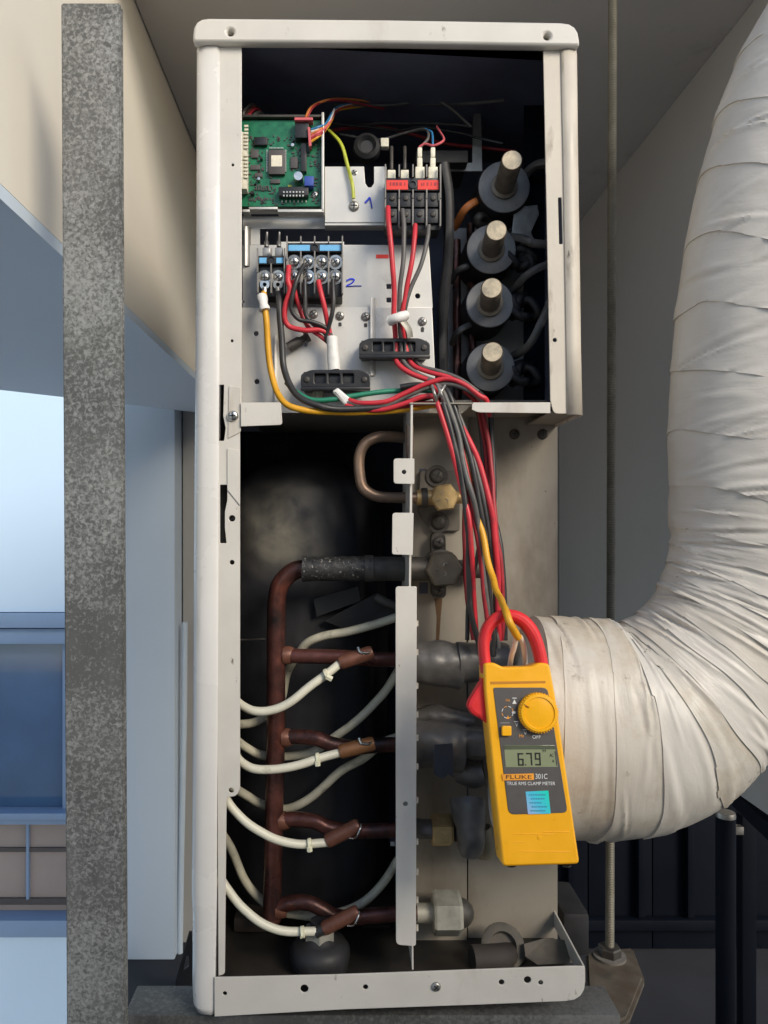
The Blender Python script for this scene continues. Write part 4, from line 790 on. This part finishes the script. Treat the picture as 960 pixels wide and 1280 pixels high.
wire('yellow_wire', [(330, 366, .033), (330, 378, .028), (333, 400, .026), (335, 430, .028), (338, 460, .028), (345, 488, .020), (356, 503, .012), (372, 510, .010), (398, 515, .012), (440, 516, .016), (500, 514, .018), (545, 506, .020), (560, 512, .015), (573, 550, .012), (588, 605, .010), (598, 650, .006)], 4.2, yellow, None, 'amber yellow wire running from the small two pole block down to the metal tab', 'wire', 'supply wires on the small two pole block')
tag(obj('tape_sleeve', tube(bmesh.new(), [P(327, 370, .029), P(329, 380, .026), P(331, 388, .025)], lambda t: .0047 + .0006 * math.sin(t * 9), 12, 4), whitew, None, 60), 'short white tape collar at the top of the yellow wire', 'tape')
wire('black_wire', [(348, 366, .033), (349, 380, .027), (350, 405, .026), (352, 435, .026), (355, 460, .024), (364, 485, .016), (380, 501, .010), (402, 509, .008), (425, 511, .010), (470, 510, .014), (520, 500, .016), (548, 492, .016)], 4.4, blackw, None, 'thick black wire running down beside the yellow wire', 'wire', 'supply wires on the small two pole block')
wire('green_wire', [(358, 478, .030), (370, 490, .024), (390, 500, .020), (415, 500, .020), (440, 495, .022), (470, 491, .024), (505, 489, .026), (535, 488, .026), (560, 500, .024), (580, 560, .02), (594, 620, .016)], 3.6, green, None, 'green wire sweeping behind the lower cord clamp to the right', 'wire')
lug = tag(obj('cable_lug', lathe(bmesh.new(), P(360, 434, .04), V((.8, 0, .45)), [(.0045, 0), (.0045, .012), (.003, .014), (.003, .018), (.0055, .019), (.0055, .022), (0, .022)], 12), dark_steel, U, 40))
# wires leaving the lower clamp towards the bundle
def w_(nm, pts, m, label, r=3.4, grp='wires bundled under the cord clamps'): wire(nm, pts, r, m, None, label, 'wire', grp)
w_('red_wire', [(436, 500, .018), (452, 504, .014), (480, 502, .012), (505, 492, .012), (530, 480, .012), (556, 474, .010), (580, 480, .008), (600, 494, .008), (608, 500, .010), (612, 520, .018)], red, 'topmost red wire arching from the lower cord clamp over to the shelf lip')
w_('black_wire', [(434, 503, .018), (455, 507, .015), (485, 505, .014), (510, 495, .014), (534, 485, .014), (560, 480, .012), (585, 488, .010), (604, 502, .012), (616, 520, .022)], greyw, 'black wire arching just beneath the topmost red wire towards the shelf lip')
w_('red_wire', [(432, 506, .018), (452, 512, .015), (478, 512, .013), (505, 504, .011), (526, 497, .010), (543, 497, .008), (549, 512, .004), (557, 540, .002), (568, 575, .002), (578, 615, .002), (586, 650, -.002), (590, 690, .0), (592, 740, .01), (596, 800, .02)], red, 'bright red wire on the left edge of the hanging bundle beside the brass valve')
w_('red_wire', [(470, 514, .018), (500, 509, .016), (525, 504, .014), (546, 505, .010), (556, 520, .008), (566, 560, .008), (580, 610, .008), (592, 650, .004), (600, 700, .004), (607, 760, .008), (612, 800, .012)], red_deep, 'dark red wire lowest in the sweep from the lower cord clamp', 3)
w_('black_wire', [(500, 484, .020), (524, 481, .018), (546, 488, .010), (556, 512, .004), (566, 550, .002), (576, 590, .002), (583, 640, .0), (586, 700, .004), (588, 760, .012), (600, 810, .02)], blackw, 'leftmost black wire of the hanging bundle, crossing close beside the brass valve', 4)
w_('black_wire', [(535, 475, .020), (551, 486, .008), (562, 512, .004), (574, 550, .002), (584, 600, .0), (594, 640, .0), (602, 690, .004), (608, 750, .008), (614, 810, .02)], greyw, 'grey black wire second from the left in the hanging bundle', 3.6)
w_('black_wire', [(548, 478, .022), (560, 490, .010), (572, 520, .006), (584, 560, .004), (594, 600, .002), (601, 640, .002), (608, 700, .006), (613, 760, .012), (617, 820, .02)], blackw, 'black wire running directly left of the thick yellow wire', 3.8)
w_('red_wire', [(535, 475, .020), (548, 490, .008), (566, 518, .008), (578, 560, .006), (588, 610, .004), (596, 655, .004), (606, 700, .008), (615, 770, .014)], red, 'thin red wire squeezed between the black wires in the middle of the bundle', 3)
w_('red_wire', [(556, 484, .022), (570, 520, .012), (586, 550, .006), (600, 580, .004), (610, 620, .002), (617, 660, .002), (621, 700, .004), (622, 750, .010), (624, 800, .02)], red, 'thick bright red wire bowing out on the right of the bundle', 4)
w_('black_wire', [(548, 478, .022), (566, 500, .012), (582, 540, .008), (596, 590, .004), (606, 630, .004), (614, 680, .006), (619, 740, .012), (623, 810, .02)], greyw, 'thin grey black wire close against the thick bright red wire', 3.2)
w_('red_wire', [(585, 486, .018), (596, 496, .022), (604, 515, .030), (610, 545, .032), (614, 580, .030), (616, 620, .02), (620, 660, .012), (626, 710, .010), (628, 760, .014), (628, 800, .02)], red_deep, 'dark red wire dropping behind the shelf lip on the right of the bundle', 3.4)
w_('red_wire', [(580, 488, .022), (592, 500, .026), (600, 520, .034), (605, 550, .036), (609, 590, .034), (613, 630, .026), (616, 680, .018), (620, 740, .018)], red_deep, 'thin dark red wire hanging farthest back under the shelf lip', 3)
w_('black_wire', [(598, 490, .018), (606, 500, .022), (614, 520, .034), (615, 560, .036), (616, 600, .034), (618, 640, .022), (626, 690, .016), (630, 740, .016), (631, 800, .02)], blackw, 'black wire at the right edge of the bundle hanging from the shelf lip', 3.8)
w_('black_wire', [(590, 490, .022), (598, 520, .036), (603, 560, .038), (606, 610, .036), (602, 650, .03), (596, 700, .03), (586, 745, .03), (584, 800, .03)], blackw, 'black wire hanging behind the bundle and slanting left towards the meter jaw', 3)
w_('red_wire', [(581, 636, .058), (581, 680, .056), (582, 720, .054), (586, 760, .05), (592, 800, .045)], red_deep, 'dull red wire hanging alone behind the bundle beside the dark hex valve', 3.2, None)
for a, c in (((540, 482), (546, 502)), ((547, 481), (555, 502)), ((556, 482), (546, 498))):
    wire('wire_tie', [(*a, .004), ((a[0] + c[0]) / 2, (a[1] + c[1]) / 2, .0), (*c, .004)], 2.2, dull_steel, U)
# the yellow lead that passes through the jaw
wire('yellow_wire', [(594, 640, .004), (604, 668, .0), (610, 700, -.008), (616, 722, -.018), (624, 745, -.050), (630, 762, -.092), (636, 778, -.104), (643, 790, -.098), (648, 797, -.094)], 4.3, yellow, None, 'thick yellow wire that dives through the red jaw of the clamp meter', 'wire')
wire('white_wire', [(646, 792, -.096), (643, 808, -.088), (639, 822, -.080), (637, 840, -.066), (636, 870, -.052)], 3.8, M('pale_pinkish_insulation', (.80, .73, .64), .4, 0, .1, 60), None, 'left one of two pale cores inside the red jaw', 'wire')
wire('white_wire', [(650, 796, -.094), (654, 806, -.086), (656, 820, -.080), (655, 840, -.066), (652, 870, -.052)], 3.8, MATS['pale_pinkish_insulation'], None, 'right one of two pale cores inside the red jaw', 'wire')

# ------------------------------------------------------------------ wrapped pipe
cpx = [(622, 905, 132), (650, 906, 137), (690, 907, 138), (740, 908, 137), (790, 904, 134), (835, 886, 126), (876, 850, 117), (910, 806, 112), (938, 755, 112), (955, 700, 116), (963, 640, 122), (965, 560, 124), (968, 470, 123), (973, 380, 122), (984, 300, 121), (1004, 215, 121), (1034, 125, 122), (1074, 45, 122), (1125, -30, 122)]
YW = .0; flat_ = .86
cen = [P(a, b_, YW) for a, b_, _ in cpx]; rad_ = [c_ * D / F * .985 for *_, c_ in cpx]
SUB = 10; path = spline(cen, SUB); rp_ = [v.x for v in spline([V((r, 0, 0)) for r in rad_], SUB)]
acc = [0.]
for a, b_ in zip(path, path[1:]): acc.append(acc[-1] + (b_ - a).length)
def at_s(s):
    s = max(0., min(acc[-1] - 1e-6, s)); i = max(k for k in range(len(acc) - 1) if acc[k] <= s); f = (s - acc[i]) / (acc[i + 1] - acc[i])
    p = path[i].lerp(path[i + 1], f); j = min(i + 2, len(path) - 1); h = max(i - 1, 0); tg = (path[j] - path[h]).normalized(); return p, tg, rp_[i] * (1 - f) + rp_[i + 1] * f
wp = empty('wrapped_pipe', P(606, 1045, YW), 'fat insulated pipe wound in white tape bending up on the right', 'pipe')
def s_of(px, py):
    p = P(px, py, YW); return acc[min(range(len(path)), key=lambda i: (path[i] - p).length)]
edges = [0., .04, .080, .115, .148, .174, .198, .220, .240, .260, .280, .302, .326, .354]
while edges[-1] < acc[-1] - .03: edges.append(edges[-1] + random.uniform(.044, .062))
edges[-1] = acc[-1] - .001
ANG = [math.pi + math.pi * j / 170 for j in range(170)] + [2 * math.pi + math.pi * j / 34 for j in range(34)]      # finer on the open side
NA = len(ANG); NS = 24
def wrapped(s, a, lift, folds):
    p, tg, r = at_s(s); n1 = V((-tg.z, 0, tg.x)); n2 = V((0, 1, 0))      # n1 points to the inner side of the bend
    ca, sa = math.cos(a), math.sin(a); inner = max(0, ca); bend = math.exp(-((s - .25) / .10) ** 2)
    wv = noise.fractal(V((ca * 1.2, sa * 1.2, s * 26)), 1, 2, 3) * (.0011 + .0022 * bend * inner ** 2) + noise.noise(V((ca * 2 + 5, sa * 2, s * 12))) * .0012
    wv += noise.noise(V((ca * 3, sa * 3 + 3, s * 95))) * (.0002 + .0008 * bend * inner)
    for fa, fs, ln, sl, dp, wd in folds:
        du = (a - fa) * r; dv = s - fs - sl * du
        if abs(du) < ln and abs(dv) < wd * 3: wv += dp * (1 - (du / ln) ** 2) * (math.exp(-(dv / wd) ** 2) - .6 * math.exp(-((dv - wd * 1.3) / wd) ** 2))
    r += wv + lift
    return p + n1 * (ca * r) + n2 * (sa * r * flat_)
def seam(a, ii):
    e = edges[ii]
    if ii == 0: return .016 + .016 * math.cos(a)
    if ii == len(edges) - 1: return e
    return e + (.024 if e > .34 else .004) * math.cos(a + .3) + .009 * math.sin(a) * (.5 if e < .3 else 1) + .006 * noise.noise(V((math.cos(a) * 1.4, math.sin(a) * 1.4, ii * 3.7)))
for i in range(len(edges) - 1):
    b = bmesh.new(); uvl = b.loops.layers.uv.new('tape'); rings = []; up = edges[i] > .34
    folds = [(random.uniform(math.pi * .95, math.pi * 2.0), random.uniform(edges[i], edges[i + 1]), random.uniform(.03, .085), random.uniform(-.42, .05) if up else random.uniform(-.15, .15), random.choice((-1, 1, 1)) * random.uniform(.0008, .0020), random.uniform(.0016, .0034)) for _ in range(9 if up else 6)]
    for k in range(NS + 3):                                          # first a turned under lip, then the face, which ends beneath the next band
        if k == 0: t_, lf = .004, -.0030
        elif k == 1: t_, lf = 0., .0007
        else: t_ = (k - 1) / (NS + 1); lf = None
        ring = []
        for a in ANG:
            e0, e1 = seam(a, i), seam(a, i + 1) + (.004 if i < len(edges) - 2 else 0); sv = e0 + (e1 - e0) * t_; wk = min(1., max(0., .45 + 1.1 * noise.noise(V((math.cos(a) * 2.1, math.sin(a) * 2.1, i * 5.3)))))      # the tape edge lies flat in places
            lft = (.0018 * wk + .0002) * (1 - t_) ** 2.5 - .0006 if lf is None else (lf if k == 0 else -.0002 + .0014 * wk)
            ring.append((b.verts.new(wrapped(sv, a, lft, folds)), a * .09, sv))
        rings.append(ring)
    for u, v in zip(rings, rings[1:]):
        for j in range(NA):
            j2 = (j + 1) % NA; f = b.faces.new((u[j][0], u[j2][0], v[j2][0], v[j][0])); w_ap = math.pi * 2 * .09 if j2 == 0 else 0
            for lp_, src in zip(f.loops, (u[j], u[j2], v[j2], v[j])): lp_[uvl].uv = (src[1] + (w_ap if src in (u[0], v[0]) and j2 == 0 else 0), src[2])
    if i in (0, len(edges) - 2): b.faces.new([q_[0] for q_ in (rings[0] if i == 0 else rings[-1])])
    obj('wrap_band', b, wrapm_d if i in (0, 1, 2, 4, 7) else wrapm, wp, 50)

# ------------------------------------------------------------------ clamp meter, built in its own frame
mt_, mb_ = P(646, 834, -.105), P(676.5, 1081, -.128)
vv = (mb_ - mt_).normalized(); uu = V((1, 0, .075)); uu = (uu - vv * uu.dot(vv)).normalized(); nn = vv.cross(uu)      # nn: towards the camera
mtx = Matrix((uu, -nn, -vv)).transposed().to_4x4(); mtx.translation = mb_
CM = empty('clamp_meter', (0, 0, 0), 'yellow clamp meter with red jaw round the wires reading 6.79', 'clamp meter'); CM.matrix_world = mtx; W[CM] = V()
inv = mtx.inverted(); EYE = V((0, -D, CZ)); eye_l = inv @ EYE
def LM(px, py, n=0.):
    """photo pixel met with the meter's plane n metres behind its front -> its own x, z"""
    d = (inv.to_3x3() @ (P(px, py, 0) - EYE)).normalized(); k = (n - eye_l.y) / d.y; p = eye_l + d * k; return (p.x, p.z)
def lm(pts, n=0.): return [LM(p[0], p[1], n) for p in pts]
def mplate(name, outline, n, thick, mat, parent=CM, holes=(), bevel=.0004): return obj(name, plate(lm(outline, n), [lm(h, n) for h in holes], n, thick, bevel), mat, parent, 40)
body_o = rpoly([(605, 829, 4), (617, 828, 4), (629, 834, 3), (664, 833, 3), (675, 828, 4), (687, 830, 4), (694, 868), (713, 998), (725, 1080.5, 6), (628, 1083.5, 6), (610, 906), (606, 862)], 3)
TH = .024
me = plate(lm(body_o), [], 0, TH, .0016); bd = obj('body', me, m_yel, CM, 50)
scr_ = rpoly([(613, 852), (682, 851), (682, 854), (613, 855.5)]); mplate('groove', scr_, -.0002, .0004, M('amber_groove', (.50, .20, .01), .6), bd, (), .0001)
face = mplate('faceplate', rpoly([(616.5, 859.5, 3), (684.5, 859.5, 7), (709.8, 1016, 7), (636, 1018.5, 8)], 4), -.0006, .0010, m_grey)
# rotary dial
dc = LM(673.2, 891, -.004); ra = .0140
b = bmesh.new(); lathe(b, (dc[0], -.0004, dc[1]), (0, -1, 0), [(ra * 1.02, 0), (ra * 1.02, .0010), (ra, .0014), (ra * .985, .0052), (ra * .93, .0064), (ra * .80, .0066), (ra * .77, .0056), (ra * .55, .0060), (0, .0064)], 48); dial = obj('dial', b, m_yel2, CM, 40)
b = bmesh.new()
for k in range(44):
    a = k * math.pi / 22; ca, sa = math.cos(a), math.sin(a); vs = []
    for y in (-.0058, -.0016):
        for r_k, w_k in ((.97, -.0004), (1.03, -.00025), (1.03, .00025), (.97, .0004)): vs.append(b.verts.new((dc[0] + ca * ra * r_k - sa * w_k, y, dc[1] + sa * ra * r_k + ca * w_k)))
    for q in ((0, 1, 2, 3), (4, 5, 6, 7), (0, 1, 5, 4), (1, 2, 6, 5), (2, 3, 7, 6), (3, 0, 4, 7)): b.faces.new([vs[i] for i in q])
o = obj('knurl', b, m_yel2, dial); o['kind'] = 'stuff'
b = bmesh.new(); q0, q1 = LM(655, 880.5, -.007), LM(661.5, 884.5, -.007); tube(b, [(q0[0], -.0068, q0[1]), (q1[0], -.0066, q1[1])], .00045, 6, 3); obj('pointer_shadow_line', b, M('amber_shadow_line', (.30, .12, .01), .6), dial)
b = plate(lm(rr(627.5, 907.5, 639.5, 920, 2), -.0035), [], -.0038, .0034, .0007); obj('button', b, m_yel2, CM, 40)
# display
lcd = mplate('display', rpoly([(629.8, 931.5), (693.5, 931.5), (697.5, 958.8), (632, 959.2)]), -.0009, .0008, m_lcd)
mplate('top_strip', rpoly([(630, 931.8), (693.4, 931.8), (694, 936.6), (630.5, 936.9)]), -.0010, .0001, m_lcds, lcd, (), 0)
mplate('side_line', rpoly([(693.2, 939), (694.2, 939), (696.5, 957), (695.5, 957)]), -.0010, .0001, m_lcdd, lcd, (), 0)
SEG = {'6': 'afgecd', '7': 'abc', '9': 'abcdfg'}
def seven(ch, x0, x1, y0, y1):
    b = bmesh.new(); t = 1.9; ym = (y0 + y1) / 2
    R = {'a': (x0, y0, x1, y0 + t), 'd': (x0, y1 - t, x1, y1), 'g': (x0, ym - t / 2, x1, ym + t / 2), 'f': (x0, y0 + .3, x0 + t, ym - .2), 'b': (x1 - t, y0 + .3, x1, ym - .2), 'e': (x0, ym + .2, x0 + t, y1 - .3), 'c': (x1 - t, ym + .2, x1, y1 - .3)}
    for s in SEG[ch]:
        a = R[s]; vs = [b.verts.new((*[p_[0]], -.00104, p_[1])) for p_ in lm([(a[0] + (ym - a[1]) * -.06, a[1]), (a[2] + (ym - a[1]) * -.06, a[1]), (a[2] + (ym - a[3]) * -.06, a[3]), (a[0] + (ym - a[3]) * -.06, a[3])], -.001)]
        vt = [b.verts.new(v.co + V((0, .0001, 0))) for v in vs]; b.faces.new(vs); b.faces.new(vt)
        for i in range(4): b.faces.new((vs[i], vs[(i + 1) % 4], vt[(i + 1) % 4], vt[i]))
    obj('digit', b, m_lcdd, lcd)
seven('6', 647.2, 654.5, 941.3, 957.2); seven('7', 658, 665.2, 941.0, 957.0); seven('9', 668.6, 675.8, 940.8, 956.8)
mplate('decimal_point', circ(657, 956, 1.0, 8), -.0010, .0001, m_lcdd, lcd, (), 0)
def lettering(s, x0, x1, yt, yb, mat, par, n=-.0008, drop=0.):
    me = text_mesh(s, 0, 1, 0, 1, 0, .0001)
    for v in me.vertices:
        q = LM(x0 + (x1 - x0) * v.co.x, yb + (yt - yb) * v.co.z + drop * (v.co.x - .5), n); v.co = V((q[0], n + v.co.y, q[1]))
    return obj('lettering', me, mat, par)
lettering('AC', 687, 692, 942, 946, m_lcdd, lcd, -.00105); lettering('A', 690.2, 693, 949.5, 953, m_lcdd, lcd, -.00105); lettering('H', 678.5, 682, 936.5, 940, m_lcdd, lcd, -.00112)
lettering('OFF', 665.5, 675.8, 918.8, 923.2, m_white, face); lettering('301C', 669.3, 684.3, 967.2, 973.6, m_white, face); lettering('TRUE RMS CLAMP METER', 633.5, 694, 977.2, 981.4, m_white, face)
lb = mplate('logo_panel', rpoly([(627.5, 967.8), (667.2, 966.8), (667.6, 974.8), (628.4, 975.6)]), -.00075, .0005, m_orangep, face, (), 0)
lettering('FLUKE', 632.5, 664.5, 968.8, 973.6, m_darkp, lb, -.00085)
lettering('Hz', 632.3, 637.5, 873.6, 876.8, m_orangep, face); lettering('V', 644.2, 647.6, 904, 908.6, m_white, face); lettering('V', 654.8, 658.4, 914.2, 918.6, m_white, face); lettering('Hz', 649.3, 654.8, 917.8, 921.4, m_orangep, face)
mplate('symbol', [(643, 874.2), (645.8, 879.8), (640.4, 879.8)], -.00078, .0002, m_white, face, (), 0)
for a, c, y_ in ((640.5, 645.8, 872.2), (642.5, 648, 901.6), (653.5, 658, 911.8)): mplate('symbol', rr(a, y_, c, y_ + .9, .2), -.00078, .0002, m_white, face, (), 0)
for k in range(8):
    a0 = k * math.pi / 4 + .12; arc = [(634.5 + 7.4 * math.cos(a0 + t_ * .55), 890.3 + 7.8 * math.sin(a0 + t_ * .55)) for t_ in (0, .33, .66, 1)] + [(634.5 + 6.6 * math.cos(a0 + t_ * .55), 890.3 + 7. * math.sin(a0 + t_ * .55)) for t_ in (1, .66, .33, 0)]
    mplate('symbol', arc, -.00078, .0002, m_orangep if k % 2 else m_white, face, (), 0)
mplate('symbol', rr(640, 889.2, 644.5, 892.2, 1), -.0008, .0002, m_white, face, (), 0); mplate('symbol', [(635, 894), (636.6, 898.6), (633, 898.6)], -.0008, .0002, m_orangep, face, (), 0)
mplate('symbol', rr(625.5, 903.2, 637, 904, .2), -.0008, .0002, M('grey_print', (.3, .3, .3), .5), face, (), 0)
hs = mplate('sticker', rpoly([(657, 989.6), (685.4, 988.2), (688.4, 1017), (660, 1017.8)]), -.0008, .0003, m_holo, face, (), 0)
b = bmesh.new()
for k in range(5):
    a, c = 661 + k * .5 + (k % 2) * 2, 681 + k * .4 - (k % 3) * 2.5; yy = 993.2 + k * 5; xx = a
    while xx < c:
        w0 = random.uniform(1.4, 3.4); p0, p1 = LM(xx, yy + 1.3, -.0009), LM(xx + w0, yy - .6, -.0009); bx(b, p0[0], p1[0], -.00086, -.00081, p0[1], p1[1]); xx += w0 + .8
o = obj('faint_print', b, M('faint_blue_print', (.05, .28, .40), .4), hs); o['kind'] = 'stuff'
# raised panel lines on the lower body
for a, c, y_, h in ((642, 666, 1042, .9), (679, 712, 1039.5, .9), (649, 714, 1064, .9), (642, 655, 1052.5, .8), (667, 692, 1042.5, 1.2)):
    mplate('ridge', rr(a, y_, c, y_ + h, .3), -.0003, .0008, m_yel, bd, (), .0002)
b = bmesh.new(); p_ = LM(676, 1062, 0); lathe(b, (p_[0], -.0001, p_[1] + .008), (0, -1, 0), [(.0014, 0), (.0012, .0003), (0, .0003)], 10); obj('ridge', b, m_yel, bd, 40)
for px in (640, 709):
    p_ = LM(px, 1083, .008); b = bmesh.new(); lathe(b, (p_[0], .009, p_[1] + .0006), (0, 0, -1), [(.0032, 0), (.0032, .0008), (0, .0009)], 12); obj('battery_screw', b, m_darkp, bd, 40)
p_ = LM(612, 912, .004); b = bmesh.new(); lathe(b, (p_[0] + .002, .006, p_[1]), (-1, 0, 0), [(.006, -.003), (.006, .0018), (.0045, .0024), (0, .0026)], 16); obj('side_sticker', b, M('pale_side_sticker', (.30, .38, .42), .4, 0, .3, 300), bd, 40)
# jaw and trigger
jo = [(603.5, 842), (600.5, 818), (600, 800), (604, 784), (611, 773), (621, 765), (634, 761.5), (649, 763.5), (663, 772), (674, 786), (681, 804), (685, 820), (688, 838)]
ji = [(674, 838), (670, 818), (665.5, 803), (659, 791), (651, 782), (641, 776.5), (632, 777), (623, 782), (616, 792), (613, 805), (613.5, 820), (616, 841)]
sm = [(v.x, v.y) for v in spline([V((*p_, 0)) for p_ in jo], 5)] + [(v.x, v.y) for v in spline([V((*p_, 0)) for p_ in ji], 5)]
jw = obj('jaw', plate(lm(sm, .004), [], .0035, .014, .0034), m_red, CM, 60)
mplate('trigger', rpoly([(606.5, 846, 1), (600, 853, 4), (585.5, 877, 4), (584.5, 884, 3), (590, 893, 4), (611, 905, 1), (612, 880)]), .005, .012, m_red, CM, (), .0028)
for o in list(SC.objects):
    if o.type == 'MESH' and o.data.users == 1 and not o.data.materials: o.data.materials.append(black)
